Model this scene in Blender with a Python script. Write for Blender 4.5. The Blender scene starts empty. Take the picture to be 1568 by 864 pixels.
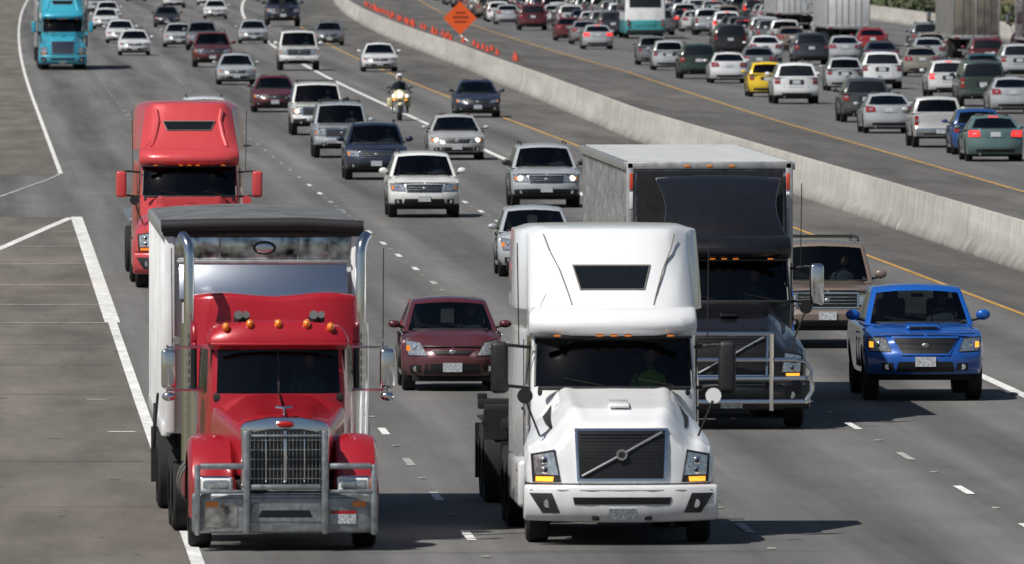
import bpy, bmesh, math, random
from mathutils import Vector, Matrix
R = math.radians
random.seed(7)
scene = bpy.context.scene

# ------------------------------------------------------------------ materials
MATS = {}
def nodes_of(name):
    m = bpy.data.materials.new(name); m.use_nodes = True
    MATS[name] = m
    nt = m.node_tree
    return m, nt, nt.nodes["Principled BSDF"]
def simple(name, col, rough=.5, metal=0., coat=0., emit=0., ecol=None, noise=0., nscale=8., spec=None):
    m, nt, b = nodes_of(name)
    b.inputs["Base Color"].default_value = (*col, 1)
    b.inputs["Roughness"].default_value = rough
    b.inputs["Metallic"].default_value = metal
    b.inputs["Coat Weight"].default_value = coat
    b.inputs["Coat Roughness"].default_value = .06
    if spec is not None: b.inputs["Specular IOR Level"].default_value = spec
    if emit:
        b.inputs["Emission Color"].default_value = (*(ecol or col), 1)
        b.inputs["Emission Strength"].default_value = emit
    if noise:
        tc = nt.nodes.new("ShaderNodeTexCoord"); n = nt.nodes.new("ShaderNodeTexNoise")
        n.inputs["Scale"].default_value = nscale; n.inputs["Detail"].default_value = 6
        nt.links.new(tc.outputs["Object"], n.inputs["Vector"])
        mr = nt.nodes.new("ShaderNodeMapRange")
        mr.inputs["From Min"].default_value = .3; mr.inputs["From Max"].default_value = .7
        mr.inputs["To Min"].default_value = 1 - noise; mr.inputs["To Max"].default_value = 1 + noise * .6
        nt.links.new(n.outputs["Fac"], mr.inputs["Value"])
        mx = nt.nodes.new("ShaderNodeVectorMath"); mx.operation = 'SCALE'
        mx.inputs[0].default_value = col
        nt.links.new(mr.outputs[0], mx.inputs["Scale"])
        nt.links.new(mx.outputs[0], b.inputs["Base Color"])
        mr2 = nt.nodes.new("ShaderNodeMapRange")
        mr2.inputs["To Min"].default_value = max(.02, rough - .1); mr2.inputs["To Max"].default_value = min(1, rough + .15)
        nt.links.new(n.outputs["Fac"], mr2.inputs["Value"]); nt.links.new(mr2.outputs[0], b.inputs["Roughness"])
    return m

def paint_mat():
    m, nt, b = nodes_of("paint")
    N, Lk = nt.nodes, nt.links
    oi = N.new("ShaderNodeObjectInfo"); tc = N.new("ShaderNodeTexCoord")
    sp = N.new("ShaderNodeSeparateXYZ"); Lk.new(tc.outputs["Object"], sp.inputs[0])
    g = N.new("ShaderNodeMapRange"); g.inputs["From Min"].default_value = .25; g.inputs["From Max"].default_value = 1.4
    g.inputs["To Min"].default_value = .55; g.inputs["To Max"].default_value = .03
    Lk.new(sp.outputs["Z"], g.inputs["Value"])
    n = N.new("ShaderNodeTexNoise"); n.inputs["Scale"].default_value = 3.; n.inputs["Detail"].default_value = 8
    mp = N.new("ShaderNodeVectorMath"); mp.operation = 'MULTIPLY'; mp.inputs[1].default_value = (1.6, 1, .6)
    Lk.new(tc.outputs["Object"], mp.inputs[0]); Lk.new(mp.outputs[0], n.inputs["Vector"])
    mu = N.new("ShaderNodeMath"); mu.operation = 'MULTIPLY'
    Lk.new(g.outputs[0], mu.inputs[0]); Lk.new(n.outputs["Fac"], mu.inputs[1])
    mix = N.new("ShaderNodeMixRGB"); mix.inputs[2].default_value = (.075, .068, .06, 1)
    Lk.new(mu.outputs[0], mix.inputs[0]); Lk.new(oi.outputs["Color"], mix.inputs[1])
    Lk.new(mix.outputs[0], b.inputs["Base Color"])
    mr = N.new("ShaderNodeMapRange"); mr.inputs["To Min"].default_value = .16; mr.inputs["To Max"].default_value = .42
    Lk.new(n.outputs["Fac"], mr.inputs["Value"]); Lk.new(mr.outputs[0], b.inputs["Roughness"])
    b.inputs["Coat Weight"].default_value = .8; b.inputs["Coat Roughness"].default_value = .04
    b.inputs["Coat IOR"].default_value = 1.4
    b.inputs["Specular IOR Level"].default_value = .35
    b.inputs["Metallic"].default_value = .1
paint_mat()

def glass_mat(name, tint):
    m, nt, b = nodes_of(name)
    N, Lk = nt.nodes, nt.links
    N.remove(b)
    out = N["Material Output"]
    tr = N.new("ShaderNodeBsdfTransparent"); tr.inputs[0].default_value = (*tint, 1)
    gl = N.new("ShaderNodeBsdfGlossy"); gl.inputs["Roughness"].default_value = .04; gl.inputs[0].default_value = (.9, .95, 1, 1)
    fr = N.new("ShaderNodeFresnel"); fr.inputs[0].default_value = 1.45
    mx = N.new("ShaderNodeMixShader")
    Lk.new(fr.outputs[0], mx.inputs[0]); Lk.new(tr.outputs[0], mx.inputs[1]); Lk.new(gl.outputs[0], mx.inputs[2])
    Lk.new(mx.outputs[0], out.inputs[0])
glass_mat("glass", (.34, .38, .37))
glass_mat("truck_glass", (.46, .50, .48))
simple("dark_glass", (.008, .01, .012), .06, 0, 0, spec=.6)
simple("chrome", (.72, .73, .75), .12, 1.)
simple("stainless", (.60, .64, .70), .24, 1.)
simple("steel_gray", (.34, .36, .38), .38, .75, noise=.35, nscale=9)
simple("dull_aluminium", (.5, .5, .5), .45, .8, noise=.2, nscale=6)
simple("black_plastic", (.014, .014, .016), .5, noise=.3)
simple("grille_black", (.005, .005, .006), .45)
simple("undercarriage", (.008, .008, .008), .85)
simple("tire", (.013, .013, .013), .85, noise=.4, nscale=5)
simple("rim", (.42, .43, .45), .3, .9)
simple("headlight", (.62, .65, .68), .12, .75, 1., noise=.45, nscale=22)
simple("headlight_on", (.9, .85, .75), .2, 0, 1., emit=3.2, ecol=(1, .86, .62))
simple("amber", (.75, .2, .01), .25, 0, 1.)
simple("amber_on", (.9, .35, .03), .25, 0, 1., emit=1.6, ecol=(1, .36, .03))
simple("tail", (.26, .008, .008), .2, 0, 1.)
simple("tail_on", (.7, .02, .02), .2, 0, 1., emit=1.3, ecol=(1, .03, .02))
simple("plate", (.5, .52, .55), .5, noise=.6, nscale=34)
simple("interior", (.018, .017, .016), .8)
simple("seat", (.05, .045, .04), .8)
simple("skin", (.45, .27, .19), .6)
simple("shirt", (.12, .14, .18), .9)
simple("hivis", (.40, .62, .05), .8)
simple("hair", (.03, .02, .015), .8)
simple("white_paint", (.74, .75, .76), .4, 0, .4, noise=.14, nscale=2)
simple("trailer_white", (.60, .61, .62), .45, .1, .2, noise=.18, nscale=1.2)
simple("trailer_ribbed", (.32, .32, .32), .4, .6, noise=.65, nscale=5)
simple("trailer_brown", (.16, .14, .12), .6, .1, noise=.4, nscale=2)
simple("tarp_black", (.012, .012, .014), .7, noise=.3)
simple("tarp_gray", (.12, .125, .13), .75, noise=.4, nscale=2)
simple("mottled_mirror", (.5, .52, .55), .12, 1., noise=.95, nscale=6)
simple("seam", (.16, .15, .125), .7)
simple("red_badge", (.4, .01, .01), .3)
simple("bus_teal", (.05, .30, .32), .4, 0, .5)
simple("orange_sign", (.80, .11, .02), .5, noise=.12)
simple("orange_plastic", (.60, .06, .02), .5, noise=.2)
simple("bark", (.08, .06, .045), .9, noise=.4)
simple("black_leather", (.02, .02, .022), .5)
simple("uniform_tan", (.3, .25, .15), .9)
simple("cream", (.6, .53, .33), .35, 0, .6)

def leaf_mat():
    m, nt, b = nodes_of("foliage"); N, Lk = nt.nodes, nt.links
    g = N.new("ShaderNodeNewGeometry"); n = N.new("ShaderNodeTexNoise"); n.inputs["Scale"].default_value = .6
    Lk.new(g.outputs["Position"], n.inputs["Vector"])
    r = N.new("ShaderNodeValToRGB")
    r.color_ramp.elements[0].position = .35; r.color_ramp.elements[0].color = (.022, .034, .012, 1)
    r.color_ramp.elements[1].position = .65; r.color_ramp.elements[1].color = (.075, .088, .03, 1)
    Lk.new(n.outputs["Fac"], r.inputs[0]); Lk.new(r.outputs[0], b.inputs["Base Color"]); b.inputs["Roughness"].default_value = .7
leaf_mat()

def ground_like(name, base, base2, stretch=(.6, .02, 1), grain=.15, lanes=False, cracks=True, big=.25, spots=False, streaks=False):
    m, nt, b = nodes_of(name); N, Lk = nt.nodes, nt.links
    g = N.new("ShaderNodeNewGeometry")
    def noise(scale3, sc, det=6, rough=.6):
        mp = N.new("ShaderNodeVectorMath"); mp.operation = 'MULTIPLY'; mp.inputs[1].default_value = scale3
        Lk.new(g.outputs["Position"], mp.inputs[0])
        n = N.new("ShaderNodeTexNoise"); n.inputs["Scale"].default_value = sc; n.inputs["Detail"].default_value = det
        n.inputs["Roughness"].default_value = rough
        Lk.new(mp.outputs[0], n.inputs["Vector"]); return n.outputs["Fac"]
    def mrange(v, a, bb, c, d):
        r = N.new("ShaderNodeMapRange"); r.inputs["From Min"].default_value = a; r.inputs["From Max"].default_value = bb
        r.inputs["To Min"].default_value = c; r.inputs["To Max"].default_value = d; Lk.new(v, r.inputs["Value"]); return r.outputs[0]
    def mul(a, c):
        q = N.new("ShaderNodeMath"); q.operation = 'MULTIPLY'; Lk.new(a, q.inputs[0]); Lk.new(c, q.inputs[1]); return q.outputs[0]
    mixf = mrange(noise((.12, .012, 1), 1.), .35, .65, 0, 1)
    mix = N.new("ShaderNodeMixRGB"); mix.inputs[1].default_value = (*base, 1); mix.inputs[2].default_value = (*base2, 1)
    Lk.new(mixf, mix.inputs[0])
    v = mrange(noise(stretch, 1.), .3, .7, 1 - big, 1 + big * .7)
    v = mul(v, mrange(noise((1, 1, 1), 14., 4, .8), .3, .7, 1 - grain, 1 + grain))
    v = mul(v, mrange(noise((.5, .12, 1), 1.6, 8, .7), .3, .7, .88, 1.12))
    if cracks:
        v = mul(v, mrange(noise((.25, 1.3, 1), .35, 3, .5), .30, .34, .8, 1.))
    if spots:
        v = mul(v, mrange(noise((1.2, .35, 1), 2.2, 3, .5), .27, .33, .55, 1.))
        v = mul(v, mrange(noise((.5, .06, 1), 1.1, 5, .6), .35, .6, .80, 1.08))
    if streaks:
        v = mul(v, mrange(noise((.2, 2.2, .22), 1.3, 5, .6), .32, .55, .70, 1.05))
        sp = N.new("ShaderNodeSeparateXYZ"); Lk.new(g.outputs["Position"], sp.inputs[0])
        ad = N.new("ShaderNodeMath"); ad.operation = 'MULTIPLY_ADD'; ad.inputs[1].default_value = .7
        Lk.new(noise((.3, .5, .3), 1.5, 5, .6), ad.inputs[0]); 
        mi_ = N.new("ShaderNodeMath"); mi_.operation = 'SUBTRACT'; Lk.new(sp.outputs["Z"], mi_.inputs[0]); mi_.inputs[1].default_value = .30
        Lk.new(mi_.outputs[0], ad.inputs[2])
        v = mul(v, mrange(ad.outputs[0], 0, .30, .52, 1.))
    if lanes:
        sp = N.new("ShaderNodeSeparateXYZ"); Lk.new(g.outputs["Position"], sp.inputs[0])
        a = N.new("ShaderNodeMath"); a.operation = 'MULTIPLY_ADD'; a.inputs[1].default_value = 2 * math.pi / 3.66
        a.inputs[2].default_value = -4.6 * 2 * math.pi / 3.66; Lk.new(sp.outputs["X"], a.inputs[0])
        c = N.new("ShaderNodeMath"); c.operation = 'COSINE'; Lk.new(a.outputs[0], c.inputs[0])
        tr = mrange(c.outputs[0], -.1, 1., 1.05, .66)
        brk = mrange(noise((.1, .015, 1), 1.7, 4, .6), .32, .62, .15, 1.)
        mm = N.new("ShaderNodeMixRGB"); mm.inputs[1].default_value = (1, 1, 1, 1)
        Lk.new(brk, mm.inputs[0]); Lk.new(tr, mm.inputs[2])
        v = mul(v, mm.outputs[0])
        a2 = N.new("ShaderNodeMath"); a2.operation = 'MULTIPLY_ADD'; a2.inputs[1].default_value = 4 * math.pi / 3.66
        a2.inputs[2].default_value = 0.6; Lk.new(sp.outputs["X"], a2.inputs[0])
        c2 = N.new("ShaderNodeMath"); c2.operation = 'COSINE'; Lk.new(a2.outputs[0], c2.inputs[0])
        v = mul(v, mrange(c2.outputs[0], -1, 1., .94, 1.06))
    sc = N.new("ShaderNodeVectorMath"); sc.operation = 'SCALE'; Lk.new(mix.outputs[0], sc.inputs[0]); Lk.new(v, sc.inputs["Scale"])
    Lk.new(sc.outputs[0], b.inputs["Base Color"]); b.inputs["Roughness"].default_value = .85
    b.inputs["Specular IOR Level"].default_value = .25
ground_like("asphalt", (.125, .121, .117), (.150, .146, .140), stretch=(1.1, .014, 1), big=.3, lanes=True)
ground_like("shoulder_left", (.130, .118, .102), (.168, .150, .128), stretch=(.7, .06, 1), big=.3, spots=True)
ground_like("shoulder_median", (.098, .093, .087), (.125, .118, .110), big=.3, spots=True)
ground_like("asphalt_inbound", (.115, .113, .111), (.14, .137, .133))
ground_like("verge", (.09, .10, .04), (.16, .13, .07), stretch=(.3, .3, 1), big=.4, cracks=False)
ground_like("line_white", (.60, .60, .58), (.72, .72, .70), stretch=(3, .8, 1), grain=.2, big=.25, cracks=False)
ground_like("line_worn", (.26, .26, .25), (.40, .40, .38), stretch=(3, .8, 1), grain=.3, big=.4, cracks=False)
ground_like("line_yellow", (.46, .26, .06), (.56, .33, .08), stretch=(3, .8, 1), grain=.25, big=.3, cracks=False)
ground_like("barrier_concrete", (.37, .35, .32), (.45, .43, .395), stretch=(1, .05, 1.0), grain=.07, big=.14, cracks=False, streaks=True)
ground_like("tar", (.06, .06, .058), (.075, .075, .072), stretch=(1, 1, 1), cracks=False)

# ------------------------------------------------------------------ mesh builder
def lin(pts, v):
    if v <= pts[0][0]: return pts[0][1]
    for (a, b), (c, d) in zip(pts, pts[1:]):
        if v <= c: return b + (d - b) * (v - a) / (c - a if c != a else 1)
    return pts[-1][1]
def lerp(a, b, t): return a + (b - a) * t
def sstep(a, b, v):
    t = max(0, min(1, (v - a) / (b - a))); return t * t * (3 - 2 * t)
def lsp(a, b, n): return [a + (b - a) * i / (n - 1) for i in range(n)]

class MB:
    def __init__(s): s.v = []; s.f = []; s.m = []; s.names = []; s.X = None
    def mi(s, n):
        if n not in s.names: s.names.append(n)
        return s.names.index(n)
    def add(s, vs, fs, m, M=None):
        o = len(s.v)
        if s.X is not None: M = s.X @ M if M else s.X
        s.v += [tuple(M @ Vector(v)) if M else tuple(v) for v in vs]
        for i, f in enumerate(fs):
            s.f.append(tuple(o + k for k in f)); s.m.append(s.mi(m if isinstance(m, str) else m[i]))
    def part(s, vs, fs, m, bev=0, seg=2, ang=30, M=None):
        if bev <= 0: return s.add(vs, fs, m, M)
        if s.X is not None: M = s.X @ M if M else s.X
        bm = bmesh.new(); bv = [bm.verts.new(v) for v in vs]
        for i, f in enumerate(fs):
            try: q = bm.faces.new([bv[k] for k in f])
            except ValueError: continue
            q.material_index = s.mi(m if isinstance(m, str) else m[i])
        bmesh.ops.recalc_face_normals(bm, faces=bm.faces)
        es = [e for e in bm.edges if len(e.link_faces) == 2 and e.calc_face_angle(0) > R(ang)]
        if es: bmesh.ops.bevel(bm, geom=es, offset=bev, segments=seg, affect='EDGES', profile=.5, clamp_overlap=True, material=-1)
        bm.verts.index_update(); o = len(s.v)
        s.v += [tuple(M @ v.co) if M else tuple(v.co) for v in bm.verts]
        for f in bm.faces: s.f.append(tuple(o + v.index for v in f.verts)); s.m.append(f.material_index)
        bm.free()
    def box(s, c, sz, m, bev=.012, M=None, rot=None, seg=2):
        hx, hy, hz = sz[0] / 2, sz[1] / 2, sz[2] / 2
        vs = [Vector((x, y, z)) for x in (-hx, hx) for y in (-hy, hy) for z in (-hz, hz)]
        if rot:
            rm = Matrix.Rotation(rot[2], 3, 'Z') @ Matrix.Rotation(rot[1], 3, 'Y') @ Matrix.Rotation(rot[0], 3, 'X')
            vs = [rm @ v for v in vs]
        vs = [v + Vector(c) for v in vs]
        fs = [(0, 1, 3, 2), (4, 6, 7, 5), (0, 4, 5, 1), (2, 3, 7, 6), (0, 2, 6, 4), (1, 5, 7, 3)]
        s.part(vs, fs, m, min(bev, min(sz) * .45), seg, 30, M)
    def cyl(s, p0, p1, r, m, seg=14, r2=None, M=None):
        p0, p1 = Vector(p0), Vector(p1); r2 = r if r2 is None else r2
        d = (p1 - p0).normalized(); u = d.orthogonal().normalized(); w = d.cross(u)
        vs = []
        for p, rr in ((p0, r), (p1, r2)):
            for i in range(seg):
                a = 2 * math.pi * i / seg; vs.append(p + u * math.cos(a) * rr + w * math.sin(a) * rr)
        fs = [(i, (i + 1) % seg, seg + (i + 1) % seg, seg + i) for i in range(seg)]
        fs += [tuple(range(seg))[::-1], tuple(range(seg, 2 * seg))]
        s.add(vs, fs, m, M)
    def tube(s, pts, r, m, seg=8, M=None):
        pts = [Vector(p) for p in pts]; vs = []; fs = []; u = None
        for i, p in enumerate(pts):
            d = (pts[min(i + 1, len(pts) - 1)] - pts[max(i - 1, 0)]).normalized()
            if u is None: u = d.orthogonal().normalized()
            else: u = (u - d * u.dot(d)).normalized()
            w = d.cross(u)
            for k in range(seg):
                a = 2 * math.pi * k / seg; vs.append(p + (u * math.cos(a) + w * math.sin(a)) * r)
        for i in range(len(pts) - 1):
            for k in range(seg):
                fs.append((i * seg + k, i * seg + (k + 1) % seg, (i + 1) * seg + (k + 1) % seg, (i + 1) * seg + k))
        n = len(vs); fs.append(tuple(range(seg))[::-1]); fs.append(tuple(range(n - seg, n)))
        s.add(vs, fs, m, M)
    def ell(s, c, r, m, nu=14, nv=9, M=None, z0=-1):
        vs = []; fs = []
        for j in range(nv + 1):
            ph = -math.pi / 2 + math.pi * j / nv
            for i in range(nu):
                th = 2 * math.pi * i / nu
                vs.append((c[0] + r[0] * math.cos(ph) * math.cos(th), c[1] + r[1] * math.cos(ph) * math.sin(th), c[2] + r[2] * max(z0, math.sin(ph))))
        for j in range(nv):
            for i in range(nu):
                fs.append((j * nu + i, j * nu + (i + 1) % nu, (j + 1) * nu + (i + 1) % nu, (j + 1) * nu + i))
        s.add(vs, fs, m, M)
    def prism(s, poly, axis, d0, d1, m, bev=.01, M=None):
        n = len(poly)
        mk = (lambda p, d: (p[0], d, p[1])) if axis == 'y' else ((lambda p, d: (d, p[0], p[1])) if axis == 'x' else (lambda p, d: (p[0], p[1], d)))
        vs = [mk(p, d0) for p in poly] + [mk(p, d1) for p in poly]
        fs = [tuple(range(n)), tuple(range(n, 2 * n))[::-1]] + [(i, (i + 1) % n, n + (i + 1) % n, n + i) for i in range(n)]
        s.part(vs, fs, m, bev, 2, 25, M)
    def dbox(s, A, B, T, fn, mf, bev=.03, seg=2, ang=35, M=None):
        idx = {}; vs = []; fs = []; ms = []
        nA, nB, nT = len(A) - 1, len(B) - 1, len(T) - 1
        def vid(i, j, k):
            if (i, j, k) not in idx: idx[(i, j, k)] = len(vs); vs.append(fn(A[i], B[j], T[k]))
            return idx[(i, j, k)]
        def face(side, q):
            ca = sum(A[x[0]] for x in q) / 4; cb = sum(B[x[1]] for x in q) / 4; ct = sum(T[x[2]] for x in q) / 4
            mm = mf(side, ca, cb, ct) if callable(mf) else mf
            if mm is None: return
            fs.append(tuple(vid(*x) for x in q)); ms.append(mm)
        for i in range(nA):
            for j in range(nB):
                face('front', [(i, j, 0), (i + 1, j, 0), (i + 1, j + 1, 0), (i, j + 1, 0)])
                face('rear', [(i, j, nT), (i, j + 1, nT), (i + 1, j + 1, nT), (i + 1, j, nT)])
        for j in range(nB):
            for k in range(nT):
                face('left', [(0, j, k), (0, j + 1, k), (0, j + 1, k + 1), (0, j, k + 1)])
                face('right', [(nA, j, k), (nA, j, k + 1), (nA, j + 1, k + 1), (nA, j + 1, k)])
        for i in range(nA):
            for k in range(nT):
                face('bottom', [(i, 0, k), (i, 0, k + 1), (i + 1, 0, k + 1), (i + 1, 0, k)])
                face('top', [(i, nB, k), (i + 1, nB, k), (i + 1, nB, k + 1), (i, nB, k + 1)])
        s.part(vs, fs, ms, bev, seg, ang, M)
    def qpatch(s, q, fy, m, proud=.01, sgn=-1, nx=6, nz=3, depth=.04):
        vs = []; fs = []
        for j in range(nz + 1):
            v = j / nz
            for i in range(nx + 1):
                u = i / nx
                x = lerp(lerp(q[0][0], q[1][0], u), lerp(q[3][0], q[2][0], u), v)
                z = lerp(lerp(q[0][1], q[1][1], u), lerp(q[3][1], q[2][1], u), v)
                vs.append((x, fy(x, z) + sgn * proud, z))
        w = nx + 1
        for j in range(nz):
            for i in range(nx): fs.append((j * w + i, j * w + i + 1, (j + 1) * w + i + 1, (j + 1) * w + i))
        ring = [i for i in range(w)] + [j * w + nx for j in range(1, nz + 1)] + [nz * w + i for i in range(nx - 1, -1, -1)] + [j * w for j in range(nz - 1, 0, -1)]
        o = len(vs)
        for k in ring: x, y, z = vs[k]; vs.append((x, y - sgn * depth, z))
        for a in range(len(ring)):
            b = (a + 1) % len(ring); fs.append((ring[a], ring[b], o + b, o + a))
        s.add(vs, fs, m)
    def wheel(s, x, y, r, w, rim=.62, m='tire'):
        sg = 1 if x > 0 else -1; n = 28
        prof = [(-w / 2, r * rim), (-w / 2, r * .93), (-w * .38, r), (w * .38, r), (w / 2, r * .93), (w / 2, r * rim)]
        vs = []; fs = []
        for px, pr in prof:
            for i in range(n):
                a = 2 * math.pi * i / n; vs.append((x + px, y + pr * math.cos(a), r + pr * math.sin(a)))
        for j in range(len(prof) - 1):
            for i in range(n): fs.append((j * n + i, j * n + (i + 1) % n, (j + 1) * n + (i + 1) % n, (j + 1) * n + i))
        s.add(vs, fs, m)
        s.cyl((x - sg * w * .3, y, r), (x + sg * w * .34, y, r), r * rim, 'rim', 20)
        s.cyl((x + sg * w * .34, y, r), (x + sg * w * .42, y, r), r * .2, 'chrome', 10)
        for k in range(5):
            a = k * 2 * math.pi / 5
            s.cyl((x + sg * w * .3, y + r * .42 * math.cos(a), r + r * .42 * math.sin(a)), (x + sg * w * .355, y + r * .42 * math.cos(a), r + r * .42 * math.sin(a)), r * .12, 'undercarriage', 8)
    def mesh(s, name):
        me = bpy.data.meshes.new(name); me.from_pydata(s.v, [], s.f)
        for n in s.names: me.materials.append(MATS[n])
        me.polygons.foreach_set("material_index", s.m)
        me.polygons.foreach_set("use_smooth", [True] * len(s.f))
        me.update()
        bm = bmesh.new(); bm.from_mesh(me); bmesh.ops.recalc_face_normals(bm, faces=bm.faces); bm.to_mesh(me); bm.free()
        me.set_sharp_from_angle(angle=R(38))
        return me
def obj(name, me, loc=(0, 0, 0), rz=0, col=None):
    o = bpy.data.objects.new(name, me); scene.collection.objects.link(o)
    o.location = loc; o.rotation_euler = (0, 0, rz)
    if col: o.color = (*col, 1)
    return o

def skin_geo(verts, edges, radii, root, lv=1):
    me = bpy.data.meshes.new("tmp"); me.from_pydata(verts, edges, [])
    o = bpy.data.objects.new("tmp", me); scene.collection.objects.link(o)
    o.modifiers.new("s", 'SKIN'); sd = o.modifiers.new("u", 'SUBSURF'); sd.levels = lv; sd.render_levels = lv
    for i, r in enumerate(radii):
        d = me.skin_vertices[0].data[i]; d.radius = (r, r * .85); d.use_root = (i == root)
    dg = bpy.context.evaluated_depsgraph_get(); e = o.evaluated_get(dg); m2 = bpy.data.meshes.new_from_object(e)
    vs = [tuple(v.co) for v in m2.vertices]; fs = [tuple(p.vertices) for p in m2.polygons]
    bpy.data.objects.remove(o); bpy.data.meshes.remove(m2)
    return vs, fs
# seated driver, faces -Y, origin at hip
DV = [(0, 0, 0), (0, .02, .22), (0, 0, .42), (0, -.01, .52), (0, -.02, .6), (.17, .0, .44), (.25, -.12, .22), (.15, -.40, .30), (-.17, 0, .44), (-.25, -.12, .22), (-.15, -.40, .30),
      (.11, -.2, .0), (.13, -.48, .02), (-.11, -.2, 0), (-.13, -.48, .02)]
DE = [(0, 1), (1, 2), (2, 3), (3, 4), (2, 5), (5, 6), (6, 7), (2, 8), (8, 9), (9, 10), (0, 11), (11, 12), (0, 13), (13, 14)]
DRV = skin_geo(DV, DE, [.16, .15, .15, .065, .055, .075, .05, .035, .075, .05, .035, .09, .07, .09, .07], 0)
def driver(mb, x, y, z, shirt='shirt'):
    M = Matrix.Translation((x, y, z))
    mb.add(DRV[0], DRV[1], shirt, M)
    mb.ell((x, y - .04, z + .72), (.078, .098, .12), 'skin', 14, 10)
    mb.ell((x, y - .02, z + .77), (.084, .1, .085), 'hair', 12, 8, z0=-.3)
    mb.ell((x, y - .14, z + .705), (.014, .02, .024), 'skin', 8, 5)
    for sx in (-1, 1):
        mb.ell((x + sx * .08, y - .02, z + .71), (.012, .022, .032), 'skin', 8, 5)
        mb.ell((x + sx * .03, y - .128, z + .735), (.012, .008, .008), 'hair', 8, 5)
        mb.ell((x + sx * .14, y - .43, z + .31), (.03, .04, .045), 'skin', 8, 5)
        for f in range(4): mb.tube([(x + sx * .14, y - .45, z + .285 + f * .02), (x + sx * .14, y - .49, z + .29 + f * .02), (x + sx * .12, y - .50, z + .28 + f * .02)], .009, 'skin', 5)
def seats(mb, W, y1, y2, z):
    for yy in (y1, y2):
        if yy is None: continue
        for sx in (-1, 1):
            mb.box((sx * W * .42, yy, z + .10), (.46, .14, .5), 'seat', .05, rot=(R(-12), 0, 0))
            mb.box((sx * W * .42, yy + .05, z + .42), (.24, .09, .15), 'seat', .03)
    mb.tube([(W * .42 + .18 * math.cos(t), y1 - .5, z + .04 + .16 * math.sin(t)) for t in lsp(0, 2 * math.pi, 14)], .013, 'interior', 6)

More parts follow.
